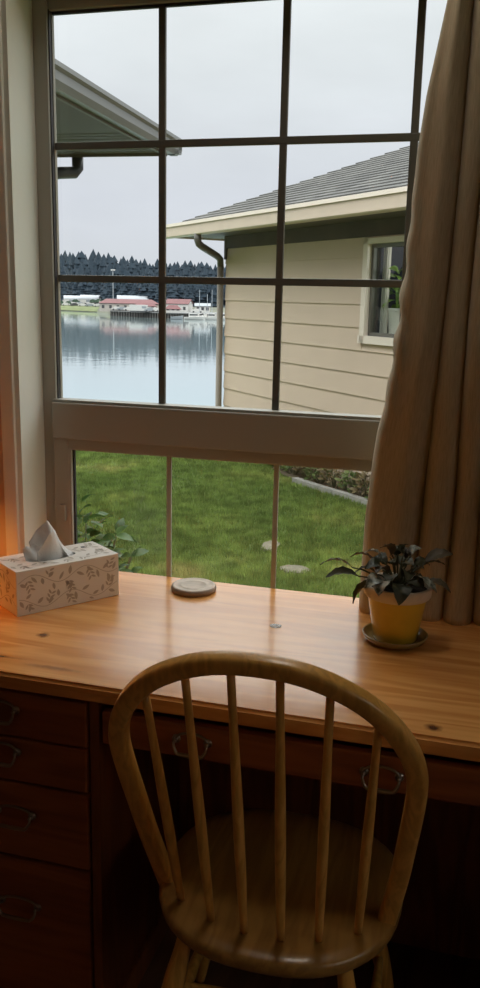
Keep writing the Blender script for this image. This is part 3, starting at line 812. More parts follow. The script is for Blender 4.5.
def grass_mat():
    m, nt, bs = nmat('grass_blades'); N = nt.nodes.new; L = nt.links.new
    tc = N('ShaderNodeTexCoord'); n1 = N('ShaderNodeTexNoise'); n1.inputs['Scale'].default_value = 1.1; n1.inputs['Detail'].default_value = 4; L(tc.outputs['Object'], n1.inputs['Vector'])
    cr = N('ShaderNodeValToRGB'); e = cr.color_ramp.elements; e[0].position = .38; e[0].color = (.18, .26, .07, 1); e[1].position = .72; e[1].color = (.55, .48, .20, 1)
    k = e.new(.52); k.color = (.22, .30, .08, 1); k = e.new(.60); k.color = (.29, .36, .10, 1)
    L(n1.outputs['Fac'], cr.inputs[0])
    n2 = N('ShaderNodeTexNoise'); n2.inputs['Scale'].default_value = 8; n2.inputs['Detail'].default_value = 8; L(tc.outputs['Object'], n2.inputs['Vector'])
    mr = N('ShaderNodeMapRange'); mr.inputs['From Min'].default_value = .35; mr.inputs['From Max'].default_value = .65; mr.inputs['To Min'].default_value = .6; mr.inputs['To Max'].default_value = 1.35; L(n2.outputs['Fac'], mr.inputs['Value'])
    vm = N('ShaderNodeVectorMath'); vm.operation = 'SCALE'; L(cr.outputs[0], vm.inputs[0]); L(mr.outputs[0], vm.inputs['Scale'])
    L(vm.outputs[0], bs.inputs['Base Color']); bs.inputs['Roughness'].default_value = .6; bs.inputs['Specular IOR Level'].default_value = .2
    tl = N('ShaderNodeBsdfTranslucent'); L(vm.outputs[0], tl.inputs[0]); mx = N('ShaderNodeMixShader'); mx.inputs[0].default_value = .3
    out = nt.nodes['Material Output']; L(bs.outputs[0], mx.inputs[1]); L(tl.outputs[0], mx.inputs[2]); L(mx.outputs[0], out.inputs[0])
    return m
me = grass(); me.materials.append(grass_mat())
go = bpy.data.objects.new('grass', me); COL.objects.link(go); tag(go, 'short green grass of the lawn outside the window', 'grass', kind='stuff')

# stepping stones
M_stone = mat('pale_stone', (.17, .16, .11), .9, two=(.30, .27, .20), vscale=12, bump=.4, bscale=40)
for (x, y, rx, ry, lab) in ((-1.36, 3.84, .065, .13, 'small pale flat stone in the lawn, the one farther from the window'),
                            (-1.08, 3.36, .105, .085, 'larger pale flat stone in the lawn, the one nearer the window')):
    bm = bmesh.new(); n_ = 26
    pts = [(x+rx*cos(TAU*k/n_)*(1+.16*noise.noise(Vector((cos(TAU*k/n_)*2, sin(TAU*k/n_)*2, x)))), y+ry*sin(TAU*k/n_)*(1+.2*noise.noise(Vector((cos(TAU*k/n_)*2, sin(TAU*k/n_)*2, y))))) for k in range(n_)]
    prism(bm, pts, GZ-.03, GZ+.016)
    es = [e_ for e_ in bm.edges if all(v.co.z > GZ for v in e_.verts)]
    bmesh.ops.bevel(bm, geom=es, offset=.008, segments=2, affect='EDGES')
    tag(obj('stepping_stone', bm, M_stone), lab, 'stone')
# concrete edging
bm = bmesh.new()
for k, (a, b) in enumerate(zip(ss, ss[1:])):
    if a < 2.05: continue
    oa_, ob_ = bed_o(a), bed_o(b)
    v = [bm.verts.new(p) for p in (H(a+.01, oa_, GZ-.02), H(b, ob_, GZ-.02), H(b, ob_+.07, GZ-.02), H(a+.01, oa_+.07, GZ-.02), H(a+.01, oa_+.004, GZ+.05), H(b, ob_+.004, GZ+.05), H(b, ob_+.066, GZ+.05), H(a+.01, oa_+.066, GZ+.05))]
    for q in ((0, 1, 2, 3), (4, 5, 6, 7), (0, 1, 5, 4), (2, 3, 7, 6), (0, 3, 7, 4), (1, 2, 6, 5)): bm.faces.new([v[i] for i in q])
M_edging = mat('pale_edging', (.34, .33, .30), .8, vary=.1, vscale=10)
tag(obj('garden_edging', bm, M_edging), 'pale concrete edging between the lawn and the planting bed', 'edging')

# ------------------------------------------------------------------ neighbouring house
house = thing('house', H(0, 0, GZ), 'beige lap-sided house with grey shingle roof beyond the lawn on the right', 'house')
WS0, WS1, WZ0h, WZ1h = 2.68, 3.62, 1.03, 1.90
EXPO = .1965; zc0 = 1.75-EXPO*11
bm = bmesh.new(); th_ = .016
def board(s0, s1, z0, z1):
    v = [bm.verts.new(p) for p in (H(s0, th_, z0), H(s1, th_, z0), H(s1, .003, z1), H(s0, .003, z1), H(s0, 0, z0), H(s1, 0, z0), H(s1, 0, z1), H(s0, 0, z1))]
    for q in ((0, 1, 2, 3), (0, 1, 5, 4), (4, 5, 6, 7), (0, 3, 7, 4), (1, 2, 6, 5), (3, 2, 6, 7)): bm.faces.new([v[i] for i in q])
k = 0; z = zc0
SEND = 8.6
while z < 2.2:
    zt = min(z+EXPO+.004, 2.25)
    if zt <= WZ0h or z >= WZ1h: 
        if k == 9-1: board(0, 1.62, z, zt); board(1.624, SEND, z, zt)
        else: board(0, SEND, z, zt)
    else:
        board(0, WS0, z, zt); board(WS1, SEND, z, zt)
        if z < WZ0h: board(WS0, WS1, z, WZ0h)
        if zt > WZ1h: board(WS0, WS1, WZ1h, zt)
    z += EXPO; k += 1
obj('siding', bm, M_siding, house)
bm = bmesh.new()
for (s0, s1, z0, z1) in ((0, WS0, GZ-.1, 2.25), (WS1, SEND, GZ-.1, 2.25), (WS0, WS1, GZ-.1, WZ0h), (WS0, WS1, WZ1h, 2.25)): hbox(bm, s0, s1, -.12, -.001, z0, z1)
hbox(bm, 0, .12, -7.5, -.12, GZ-.1, 2.25); hbox(bm, SEND-.12, SEND, -7.5, -.12, GZ-.1, 2.25); hbox(bm, 0, SEND, -7.6, -7.5, GZ-.1, 2.25)
obj('wall', bm, M_siding, house)
bm = bmesh.new(); hbox(bm, -.005, SEND, 0, .012, GZ-.1, zc0+.01); obj('foundation', bm, M_found, house)
bm = bmesh.new(); hbox(bm, -.02, .03, -.06, .024, 1.80, 2.05); obj('corner_board', bm, M_corner, house)
# roof: hip with courses of shingles on the slope towards us
OV = .5; ZE = 2.15; PIT = 5.0/12
m, nt3, bs3 = nmat('grey_shingles'); N = nt3.nodes.new; L = nt3.links.new
tc = N('ShaderNodeTexCoord'); mp = N('ShaderNodeMapping'); mp.inputs['Rotation'].default_value = (0, 0, radians(46.8)); L(tc.outputs['Object'], mp.inputs['Vector'])
vo = N('ShaderNodeTexWhiteNoise'); vo.noise_dimensions = '3D'
sn_ = N('ShaderNodeVectorMath'); sn_.operation = 'SNAP'; sn_.inputs[1].default_value = (.16, .13, 9); L(mp.outputs[0], sn_.inputs[0]); L(sn_.outputs[0], vo.inputs['Vector'])
nz_ = N('ShaderNodeTexNoise'); nz_.inputs['Scale'].default_value = 40; L(tc.outputs['Object'], nz_.inputs['Vector'])
mx_ = N('ShaderNodeMath'); mx_.operation = 'MULTIPLY_ADD'; mx_.inputs[1].default_value = .6; L(vo.outputs['Value'], mx_.inputs[0])
m4 = N('ShaderNodeMath'); m4.operation = 'MULTIPLY'; m4.inputs[1].default_value = .4; L(nz_.outputs['Fac'], m4.inputs[0]); L(m4.outputs[0], mx_.inputs[2])
cr = N('ShaderNodeValToRGB'); cr.color_ramp.elements[0].color = (.05, .05, .05, 1); cr.color_ramp.elements[1].color = (.135, .133, .125, 1); L(mx_.outputs[0], cr.inputs[0])
L(cr.outputs[0], bs3.inputs['Base Color']); bs3.inputs['Roughness'].default_value = .9; M_shingle = m
bm = bmesh.new(); step = .105; RUN = 4.2; k = 0; o_in = 0.0
while o_in < RUN-.01:
    a = o_in; b = min(o_in+step, RUN)
    za = ZE+.01+a*PIT+.012; zbb = ZE+.01+b*PIT+.002
    sa, sb = -OV+.02+a, -OV+.02+b
    oa_, ob_ = OV-.02-a, OV-.02-b
    E1, E2 = SEND+OV-a, SEND+OV-b
    quad(bm, H(sa, oa_, za), H(E1, oa_, za), H(E2, ob_, zbb), H(sb, ob_, zbb))
    quad(bm, H(sa, oa_, za-.02), H(E1, oa_, za-.02), H(E1, oa_, za), H(sa, oa_, za))
    # the far hip slope (turned away to the left)
    D1 = -7.6-OV+a; D2 = -7.6-OV+b
    quad(bm, H(sa, oa_, za), H(sa, D1, za), H(sb, D2, zbb), H(sb, ob_, zbb))
    quad(bm, H(sa, oa_, za-.02), H(sa, D1, za-.02), H(sa, D1, za), H(sa, oa_, za))
    o_in += step
quad(bm, H(SEND+OV-.02, OV-.02, ZE), H(SEND+OV-.02, -7.6-OV, ZE), H(SEND+OV-RUN, OV-RUN, ZE+RUN*PIT), H(SEND+OV-RUN, OV-RUN-.2, ZE+RUN*PIT))
quad(bm, H(-OV, -7.6-OV, ZE), H(SEND+OV, -7.6-OV, ZE), H(SEND+OV-RUN, OV-RUN-.2, ZE+RUN*PIT), H(-OV+RUN, OV-RUN-.2, ZE+RUN*PIT))
obj('roof', bm, M_shingle, house)
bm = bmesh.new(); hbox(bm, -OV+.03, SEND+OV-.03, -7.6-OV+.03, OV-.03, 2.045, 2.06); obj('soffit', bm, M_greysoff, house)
bm = bmesh.new()
hbox(bm, -OV+.02, SEND+OV, OV-.035, OV-.012, 2.03, 2.15); hbox(bm, -OV+.012, -OV+.035, -7.6-OV, OV-.012, 2.03, 2.15)
obj('fascia', bm, M_cream, house)
# gutter: K profile along the near eave
def gut(bm, P, prof, s0, s1):
    a = [bm.verts.new(P(s0, o_, z_)) for o_, z_ in prof]; b = [bm.verts.new(P(s1, o_, z_)) for o_, z_ in prof]
    for i in range(len(prof)): bm.faces.new((a[i], a[(i+1) % len(prof)], b[(i+1) % len(prof)], b[i]))
    bm.faces.new(a); bm.faces.new(b)
prof = [(OV-.012, 2.02), (OV+.075, 2.02), (OV+.085, 2.03), (OV+.085, 2.125), (OV+.097, 2.132), (OV+.097, 2.156), (OV+.088, 2.156), (OV+.088, 2.137), (OV+.077, 2.13), (OV+.077, 2.035), (OV+.07, 2.028), (OV-.012, 2.028)]
bm = bmesh.new(); gut(bm, H, prof, -OV-.02, SEND+OV); obj('gutter', bm, M_cream, house)
bm = bmesh.new(); hbox(bm, -OV-.02, SEND+OV, OV+.086, OV+.100, 2.128, 2.160); obj('gutter_lip', bm, M_whitetrim, house)
bm = bmesh.new(); hbox(bm, .0, SEND, .004, .022, 1.915, 2.05); obj('eave_shade_strip', bm, M_corner, house)  # dark strip put in for the shade and dirt under the eave
def sq(bm, pts, a_=.035): tube(bm, pts, a_, 4)
bm = bmesh.new()
dpt = [H(.42, .55, 2.03), H(.42, .55, 1.965), H(.405, .53, 1.93), H(.36, .47, 1.905), H(.03, .13, 1.83), H(-.03, .065, 1.80), H(-.04, .055, 1.73)]
tube(bm, dpt, .038, 12); dsp = obj('downspout', bm, M_spout, house, smooth=True)
bm = bmesh.new(); tube(bm, [H(-.04, .055, 1.74), H(-.04, .055, GZ+.12), H(-.04, .12, GZ+.05)], .036, 12); obj('lower_pipe', bm, M_tanspout, dsp, smooth=True)
# window of the house
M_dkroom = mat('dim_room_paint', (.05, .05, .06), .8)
hw_ = thing_win = bpy.data.objects.new('window', None); COL.objects.link(hw_); hw_.parent = house; hw_.location = (0, 0, 0)
bm = bmesh.new(); T = .065
for a in ((WS0-.0, WS0+T, WZ0h, WZ1h), (WS1-T, WS1, WZ0h, WZ1h), (WS0, WS1, WZ1h-T*.7, WZ1h), (WS0-.02, WS1+.02, WZ0h, WZ0h+T)):
    hbox(bm, a[0], a[1], -.02, .045, a[2], a[3])
obj('window_trim', bm, M_whitetrim, hw_)
bm = bmesh.new(); i0, i1, j0, j1 = WS0+T, WS1-T, WZ0h+T, WZ1h-T*.7; t2 = .03
for a in ((i0, i0+t2, j0, j1), (i1-t2, i1, j0, j1), (i0, i1, j1-t2, j1), (i0, i1, j0, j0+t2)): hbox(bm, a[0], a[1], -.05, .0, a[2], a[3])
M_bronzef = mat('dark_sash', (.12, .115, .10), .5)
obj('sash', bm, M_bronzef, hw_)
bm = bmesh.new(); hbox(bm, i0+t2, i1-t2, -.030, -.026, j0+t2, j1-t2)
obj('pane', bm, glass_mat('house_glass', (.85, .9, .9), 1.6), hw_)
bm = bmesh.new()
for q in ((2.0, 4.6, -2.6, -2.55, .3, 2.2), (2.0, 2.05, -2.6, -.13, .3, 2.2), (4.55, 4.6, -2.6, -.13, .3, 2.2), (2.0, 4.6, -2.6, -.13, .25, .3), (2.0, 4.6, -2.6, -.13, 2.0, 2.05)): hbox(bm, *q)
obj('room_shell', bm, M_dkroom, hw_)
bm = bmesh.new(); hbox(bm, i0-.02, i1+.02, -.36, -.05, j0-.03, j0+.012); obj('inner_sill', bm, M_whitetrim, hw_)
bm = bmesh.new()
for k in range(7): hbox(bm, i0+.045+k*.012, i0+.053+k*.012, -.10-.02*(k % 2), -.09-.02*(k % 2), j0+.02, j1)
obj('blind', bm, M_whitetrim, hw_)
# plant in that window
pp = H(2.90, -.20, j0+.012)
wp = thing('potted_plant', pp, 'leafy green plant in a white pot behind the neighbouring house window', 'potted plant')
bm = bmesh.new(); lathe(bm, [(0, 0), (.075, 0), (.09, .20), (.098, .20), (.098, .225), (.088, .225), (.08, .18), (0, .18)], pp, 28); obj('pot', bm, M_whitetrim, wp, autos=40)
rd = random.Random(4); bm = bmesh.new()
for k in range(34):
    a = rd.random()*TAU; r = .07+.13*rd.random(); h = .24+.30*rd.random(); base = Vector(pp)+Vector((.35*r*cos(a), .35*r*sin(a), h)); 
    tip = base+Vector((cos(a)*r, sin(a)*r, rd.uniform(-.08, .05)))
    leaf(bm, base, tip, .062, .02, rd.uniform(-.5, .5), nu=6, nv=2)
for k in range(9):
    a = TAU*k/9; tube(bm, [Vector(pp)+Vector((.02*cos(a), .02*sin(a), .18)), Vector(pp)+Vector((.04*cos(a), .04*sin(a), .45))], .004, 5)
obj('foliage', bm, M_leafpale, wp, smooth=True)

nl = bpy.data.lights.new('plant_fill_light', 'POINT'); no_ = bpy.data.objects.new('plant_fill_light', nl); COL.objects.link(no_)  # added light without a fixture, brightens the plant in the window
no_.location = H(3.42, -.42, 1.72); nl.energy = 11; nl.color = (1, .95, .85); nl.shadow_soft_size = .06
# ------------------------------------------------------------------ plants in the bed
def leafy(name, x, y, h, r, n_, m, label, group, lw, seed, z=GZ+.02, up_=.6, stems=True):
    rd = random.Random(seed); t = thing(name, (x, y, z), label, 'plant', group); bm = bmesh.new(); bs_ = bmesh.new()
    for k in range(n_):
        a = rd.random()*TAU; q = sqrt(rd.random())*r; hh = h*(.25+.75*rd.random())*(1-.4*(q/r)**2)
        base = Vector((x+cos(a)*q, y+sin(a)*q, z+hh)); ll = lw*rd.uniform(1.3, 2.2)
        d = Vector((cos(a)+rd.uniform(-.6, .6), sin(a)+rd.uniform(-.6, .6), rd.uniform(-.3, up_))).normalized()
        leaf(bm, base, base+d*ll, lw, ll*.1, rd.uniform(-.8, .8), nu=5, nv=2)
        if stems and k % 4 == 0: tube(bs_, [(x+cos(a)*q*.25, y+sin(a)*q*.25, z-.01), tuple(base)], .004, 5)
    obj('stems', bs_, M_stem, t); obj('foliage', bm, m, t, smooth=True)
    return t
bedp = [(1.42, .10, .14, .10, M_leafyel), (1.62, .12, .16, .12, M_leafweed), (1.84, .14, .18, .12, M_leafweed), (2.06, .13, .22, .12, M_leafrust), (2.28, .12, .22, .12, M_leafweed), (2.52, .12, .26, .13, M_leafrust),
        (2.76, .09, .22, .10, M_leafweed), (2.98, .09, .24, .10, M_leafrust), (3.2, .09, .20, .1, M_leafweed), (3.5, .10, .22, .1, M_leafweed)]
for k, (s, o_, h, r, m) in enumerate(bedp):
    p = H(s, o_, 0)
    nm = {M_leafweed: 'green', M_leafrust: 'rusty brown', M_leafyel: 'yellow-green'}[m]
    leafy('bed_plant', p[0], p[1], h, r, 70, m, {'green': 'low green leafy perennial in the bed against the beige house', 'rusty brown': 'low rusty brown perennial in the bed against the beige house', 'yellow-green': 'yellow-green perennial at the left end of the bed by the house'}[nm], 'perennials in the bed by the house, %s' % nm if nm != 'yellow-green' else None, .035, 20+k)
leafy('garden_plant', -1.79, 1.74, .80, .27, 330, M_leafgreen, 'broad-leaved green garden plant just outside the lower left of the window', None, .046, 77, z=GZ)

# ------------------------------------------------------------------ own roof wing at upper left
EX, EY, EZ = -2.463-.095, 5.078-.095, 2.485
def rotw(bm):
    bmesh.ops.rotate(bm, verts=bm.verts, cent=(-2.463, 5.078, 0), matrix=Matrix.Rotation(radians(3.5), 3, 'Z')); return bm
wing = thing('house_wing', (-3.4, 3.0, GZ), 'wing of the house with grey soffit, eave and gutter, seen at the upper left', 'house wing')
M_wsid = mat('wing_siding', (.45, .40, .32), .7)
bm = bmesh.new(); box(bm, -9, -3.54, 0.40, 4.2, GZ-.1, EZ-.02); obj('wall', rotw(bm), M_wsid, wing)
bm = bmesh.new(); box(bm, -9.8, EX-.03, .30, EY-.03, EZ-.0, EZ+.015)
for k in range(8): box(bm, -9.8, EX-.04, EY-.12-k*.11, EY-.106-k*.11, EZ-.002, EZ)
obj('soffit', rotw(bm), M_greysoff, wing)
bm = bmesh.new(); box(bm, EX-.03, EX-.005, .30, EY-.005, EZ-.02, EZ+.10); box(bm, -9.8, EX-.005, EY-.03, EY-.005, EZ-.02, EZ+.10); obj('fascia', rotw(bm), mat('wing_fascia', (.14, .12, .10), .6), wing)
def WG(y, o_, z_): return (EX-.005+o_, y, z_)
prof = [(0, EZ-.005), (.055, EZ-.005), (.078, EZ+.03), (.080, EZ+.075), (.10, EZ+.09), (.10, EZ+.115), (.092, EZ+.115), (.092, EZ+.097), (.072, EZ+.08), (.069, EZ+.034), (.05, EZ+.005), (0, EZ+.005)]
bm = bmesh.new(); gut(bm, WG, prof, .30, EY+.095); 
gut(bm, lambda x, o_, z_: (x, EY-.005+o_, z_), prof, -9.8, EX+.095)
obj('gutter', rotw(bm), M_gut, wing)
bm = bmesh.new(); rr = 3.4; pz = 5/12*.9
quad(bm, (EX, .30, EZ+.1), (EX, EY, EZ+.1), (EX-rr, EY-rr, EZ+.1+rr*pz), (EX-rr, .30, EZ+.1+rr*pz))
quad(bm, (EX, EY, EZ+.1), (-9.8, EY, EZ+.1), (-9.8+rr, EY-rr, EZ+.1+rr*pz), (EX-rr, EY-rr, EZ+.1+rr*pz))
quad(bm, (EX-rr, .30, EZ+.1+rr*pz), (EX-rr, EY-rr, EZ+.1+rr*pz), (-9.8+rr, EY-rr, EZ+.1+rr*pz), (-9.8+rr, .30, EZ+.1+rr*pz))
obj('roof', rotw(bm), M_shingle, wing)
bm = bmesh.new(); tube(bm, [(-3.33, EY+.035, EZ+.0), (-3.33, EY+.03, EZ-.10), (-3.345, EY-.0, EZ-.135), (-3.42, EY-.10, EZ-.15), (-3.60, 4.30, EZ-.26), (-3.61, 4.24, EZ-.34), (-3.61, 4.24, GZ+.05)], .047, 12)
obj('downspout', rotw(bm), M_dkgut, wing, smooth=True)

# ------------------------------------------------------------------ water
m, nt4, bs4 = nmat('harbour_water'); N = nt4.nodes.new; L = nt4.links.new
bs4.inputs['Metallic'].default_value = .8; bs4.inputs['Base Color'].default_value = (.52, .68, .71, 1); bs4.inputs['Roughness'].default_value = .06; bs4.inputs['Specular IOR Level'].default_value = .5
tc = N('ShaderNodeTexCoord'); mp = N('ShaderNodeMapping'); mp.inputs['Scale'].default_value = (1, 1, 1); mp.inputs['Rotation'].default_value = (0, 0, .4); L(tc.outputs['Object'], mp.inputs['Vector'])
n1 = N('ShaderNodeTexNoise'); n1.inputs['Scale'].default_value = .35; n1.inputs['Detail'].default_value = 6; L(mp.outputs[0], n1.inputs['Vector'])
bp = N('ShaderNodeBump'); bp.inputs['Strength'].default_value = .055; bp.inputs['Distance'].default_value = .25; L(n1.outputs['Fac'], bp.inputs['Height']); L(bp.outputs[0], bs4.inputs['Normal'])
bm = bmesh.new(); quad(bm, (-900, 12, -7), (500, 12, -7), (500, 700, -7), (-900, 700, -7))
struct('water', bm, m)

# ------------------------------------------------------------------ far shore
def P2(b, r, z=0.0): return (r*sin(radians(b)), -1.85+r*cos(radians(b)), z)
def rs(b): return table(b, [(-100, 380), (-60, 470), (-32, 450), (-27, 432), (-24.8, 410), (-24.0, 372), (-21, 345), (-17, 338), (-10, 345), (10, 380), (45, 420)])
def lz(b, d):
    return table(d, [(-2, -7.6), (0, -7.1), (8, -5.7), (20, -4.9), (60, -3.6), (90, -1.5), (130, 3), (180, 6), (400, 8)])
M_land = mat('far_shore_ground', (.09, .095, .075), .95, two=(.15, .155, .11), vscale=.04)
bm = bmesh.new(); bb = [-100+1.0*i for i in range(146)]; dd = [-2, 0, 8, 20, 40, 60, 90, 130, 180, 300, 400]
g = [[bm.verts.new(P2(b, rs(b)+d, lz(b, d))) for d in dd] for b in bb]
for i in range(len(bb)-1):
    for j in range(len(dd)-1): bm.faces.new((g[i][j], g[i+1][j], g[i+1][j+1], g[i][j+1]))
M_forestfloor = mat('forest_floor', (.018, .026, .032), .95)
for f in bm.faces:
    if f.calc_center_median().z > -3.4 and f.calc_center_median().z < 9: f.material_index = 1
    if f.calc_center_median().z > 2: f.material_index = 1
o = struct('far_shore', bm, [M_land, M_forestfloor])
# conifers
M_conif = mat('haze_blue_conifer', (.013, .025, .040), .95, two=(.019, .034, .048), vscale=.25)  # bluish distance haze is mixed into the tree colour
def conifer_bm(bm, c, h, r, seed, tiers=9, n_=9):
    rd = random.Random(seed); c = Vector(c)
    tube(bm, [c, c+Vector((0, 0, h*.25))], r*.09, 5)
    for t in range(tiers):
        f = t/tiers; z0 = h*(.06+.86*f); z1 = z0+h*.86/tiers*3.0; rr_ = r*(1-f)**.62*(.85+.3*rd.random())+.10*r; off = rd.random()*TAU
        top = bm.verts.new(c+Vector((0, 0, min(h, z1)))); ring = []
        for k in range(n_):
            a = off+TAU*k/n_; q = rr_*(.65+.6*rd.random()); ring.append(bm.verts.new(c+Vector((cos(a)*q, sin(a)*q, z0-h*.02*rd.random()))))
        for k in range(n_): bm.faces.new((top, ring[k], ring[(k+1) % n_]))
protos = []
rd = random.Random(5)
def topslope(b): return table(b, [(-100, .04), (-40, .043), (-28, .0435), (-26, .0445), (-24.5, .0435), (-23, .0405), (-21, .0345), (-19, .0365), (-17, .0360), (-5, .038), (45, .04)])
cnt = 0
for row, (d, fr_) in enumerate(((72, .42), (92, .62), (112, .82), (132, 1.0))):
    b = -28.0+.11*row
    while b < -16.4:
        jb = b+rd.uniform(-.08, .08); r_t = rs(jb)+d+rd.uniform(-7, 7); z0 = lz(jb, r_t-rs(jb))-.3
        toph = 2.0+topslope(jb)*fr_*r_t+rd.uniform(-2.0, .6)+(2.0 if rd.random() < .10 and row == 3 else 0)
        h = max(9, toph-z0); z0 = min(z0, toph-h)
        if len(protos) < 5:
            bm = bmesh.new(); conifer_bm(bm, (0, 0, 0), 18, 5.2, 100+len(protos))
            o = obj('conifer', bm, M_conif); protos.append(o)
        else:
            o = protos[rd.randrange(5)].copy(); COL.objects.link(o)
        o.location = P2(jb, r_t, z0); o.scale = (h/18*rd.uniform(.85, 1.1),)*2+(h/18,); o.rotation_euler.z = rd.random()*6
        tag(o, 'dark conifer in the forest behind the harbour', 'tree', 'conifers of the far shore forest'); cnt += 1
        b += .26
bm = bmesh.new()
for b0, b1 in ((-98, -28.4), (-16.2, 40)):
    b = b0
    while b < b1:
        for d, fr_ in ((75, .5), (105, .8), (132, 1.0)):
            jb = b+rd.uniform(-.3, .3); r_t = rs(jb)+d; z0 = lz(jb, d)-.3; toph = 1.4+topslope(jb)*fr_*r_t+rd.uniform(-3, 2)
            conifer_bm(bm, P2(jb, r_t, z0), max(8, toph-z0), 4.2, rd.randrange(9999), 5, 7)
        b += .55
tag(obj('forest', bm, M_conif), 'dark conifer forest continuing along the far shore on both sides', 'forest', kind='stuff')

# ---- harbour buildings (b = bearing in degrees, r = distance in metres)
M_red = mat('faded_red_roof', (.14, .052, .055), .7, vary=.12, vscale=.6)
M_wht = mat('harbour_white', (.55, .54, .52), .6)
M_crm = mat('harbour_cream', (.40, .36, .32), .7)
M_gry = mat('harbour_grey', (.26, .28, .30), .6)
M_dark = mat('harbour_dark', (.05, .05, .055), .6)
M_shed = mat('white_metal_shed', (.34, .36, .39), .5)
M_pile = mat('timber_piling', (.15, .14, .13), .9)
M_deck = mat('quay_deck', (.20, .20, .20), .9)
def local(b, r, z):
    c = Vector(P2(b, r, z)); ex = Vector((cos(radians(b)), -sin(radians(b)), 0)); ey = Vector((sin(radians(b)), cos(radians(b)), 0))
    return lambda x, y, zz: c+ex*x+ey*y+Vector((0, 0, zz))
def lbox(bm, F, x0, x1, y0, y1, z0, z1):
    v = [bm.verts.new(F(x, y, z)) for x in (x0, x1) for y in (y0, y1) for z in (z0, z1)]
    for q in ((0, 1, 3, 2), (4, 6, 7, 5), (0, 4, 5, 1), (2, 3, 7, 6), (0, 2, 6, 4), (1, 5, 7, 3)): bm.faces.new([v[i] for i in q])
def building(name, b, r, z, L_, D_, hw2, hr, mw, mroof, label, hip=0.0, gable_x=False, rot=0.0, nwin=6, ov=.4):
    F0 = local(b, r, z); ca, sa = cos(rot), sin(rot)
    F = lambda x, y, zz: F0(x*ca-y*sa, x*sa+y*ca, zz)
    t = thing(name, tuple(F(0, 0, 0)), label, 'building')
    bm = bmesh.new(); lbox(bm, F, -L_/2, L_/2, -D_/2, D_/2, -.5, hw2)
    quad(bm, F(-L_/2, -D_/2, hw2), F(-L_/2, D_/2, hw2), F(-L_/2, 0, hw2+hr*.98), F(-L_/2, 0, hw2+hr*.97)); quad(bm, F(L_/2, -D_/2, hw2), F(L_/2, D_/2, hw2), F(L_/2, 0, hw2+hr*.98), F(L_/2, 0, hw2+hr*.97)) if not hip else None
    obj('wall', bm, mw, t)
    bm = bmesh.new(); X, Y = L_/2+ov, D_/2+ov; zr = hw2+hr; ze = hw2-ov*hr/(D_/2)
    a = [F(-X, -Y, ze), F(X, -Y, ze), F(X, Y, ze), F(-X, Y, ze), F(-X+hip, 0, zr), F(X-hip, 0, zr)]
    v = [bm.verts.new(p) for p in a]
    for q in ((0, 1, 5, 4), (2, 3, 4, 5)): bm.faces.new([v[i] for i in q])
    if hip:
        for q in ((1, 2, 5), (3, 0, 4)): bm.faces.new([v[i] for i in q])
    o = obj('roof', bm, mroof, t); md = o.modifiers.new('t', 'SOLIDIFY'); md.thickness = .15
    for k in range(nwin):
        x = -L_/2+L_*(k+.5)/nwin; bm = bmesh.new(); lbox(bm, F, x-.5, x+.5, -D_/2-.06, -D_/2+.05, .8, min(2.0, hw2-.25)); obj('window', bm, M_dark, t)
    return t
def arch_shed(b, r, z, L_, D_, h, label):
    F = local(b, r, z); t = thing('boat_shed', tuple(F(0, 0, 0)), label, 'building', None)
    bm = bmesh.new(); n_ = 10; A1 = []; A2 = []
    for k in range(n_+1):
        a = pi*k/n_; A1.append(bm.verts.new(F(-L_/2, -D_/2*cos(a), h*(.45+.55*sin(a))))); A2.append(bm.verts.new(F(L_/2, -D_/2*cos(a), h*(.45+.55*sin(a)))))
    for k in range(n_): bm.faces.new((A1[k], A1[k+1], A2[k+1], A2[k]))
    obj('roof', bm, M_shed, t)
    bm = bmesh.new(); lbox(bm, F, -L_/2+.1, L_/2-.1, -D_/2+.1, D_/2-.1, -.6, h*.46); obj('wall', bm, M_wht, t)
    bm = bmesh.new(); lbox(bm, F, -L_*.3, -L_*.1, -D_/2+.0, -D_/2+.2, 0, h*.4); obj('door', bm, M_gry, t)
building('harbour_building', -22.95, 356, -4.9, 23, 9, 2.9, 1.5, M_crm, M_red, 'long red-roofed building in the middle of the far quay', hip=3.0, nwin=8)
building('harbour_building', -21.9, 344, -4.9, 8, 5, 2.2, 1.1, M_wht, M_red, 'low red-roofed annex at the right end of the long red-roofed building', hip=1.5, nwin=3)
building('harbour_building', -19.75, 350, -4.95, 9.0, 7.5, 3.3, 1.6, M_wht, M_red, 'tall white harbour hall with a red gable roof', nwin=3, rot=-.25)
building('harbour_kiosk', -20.15, 334, -4.9, 5.6, 4, 1.5, 1.2, M_wht, M_red, 'small white hut with a red hip roof in front of the white hall', hip=1.6, nwin=3)
arch_shed(-26.2, 478, -3.4, 14, 9, 3.5, 'arched white boat shed at the left end of the far shore')
arch_shed(-25.1, 470, -3.5, 15, 9, 4.1, 'arched white boat shed second from the left on the far shore')
arch_shed(-24.0, 462, -3.5, 14, 9, 4.0, 'arched white boat shed just left of the red-roofed building')
arch_shed(-22.7, 425, -3.8, 15, 9, 4.6, 'arched white shed peeping over the long red roof')
def plainbox(name, b, r, z, L_, D_, h, m, label, cat, win=2):
    F = local(b, r, z); t = thing(name, tuple(F(0, 0, 0)), label, cat)
    bm = bmesh.new(); lbox(bm, F, -L_/2, L_/2, -D_/2, D_/2, .35, h); obj('body', bm, m, t)
    bm = bmesh.new(); lbox(bm, F, -L_/2+.3, L_/2-.3, -D_/2+.2, D_/2-.2, 0, .35); obj('chassis', bm, M_dark, t)
    bm = bmesh.new(); lbox(bm, F, L_*.18, L_*.42, -D_/2-.05, -D_/2, h*.5, h*.82); obj('door', bm, M_gry, t)
plainbox('trailer', -22.35, 334.5, -4.9, 6.8, 2.4, 2.5, M_wht, 'long white trailer parked on the quay in front of the red roof', 'trailer')
def qr0(b): return table(b, [(-24.2, 350), (-21, 330), (-16.5, 324)])
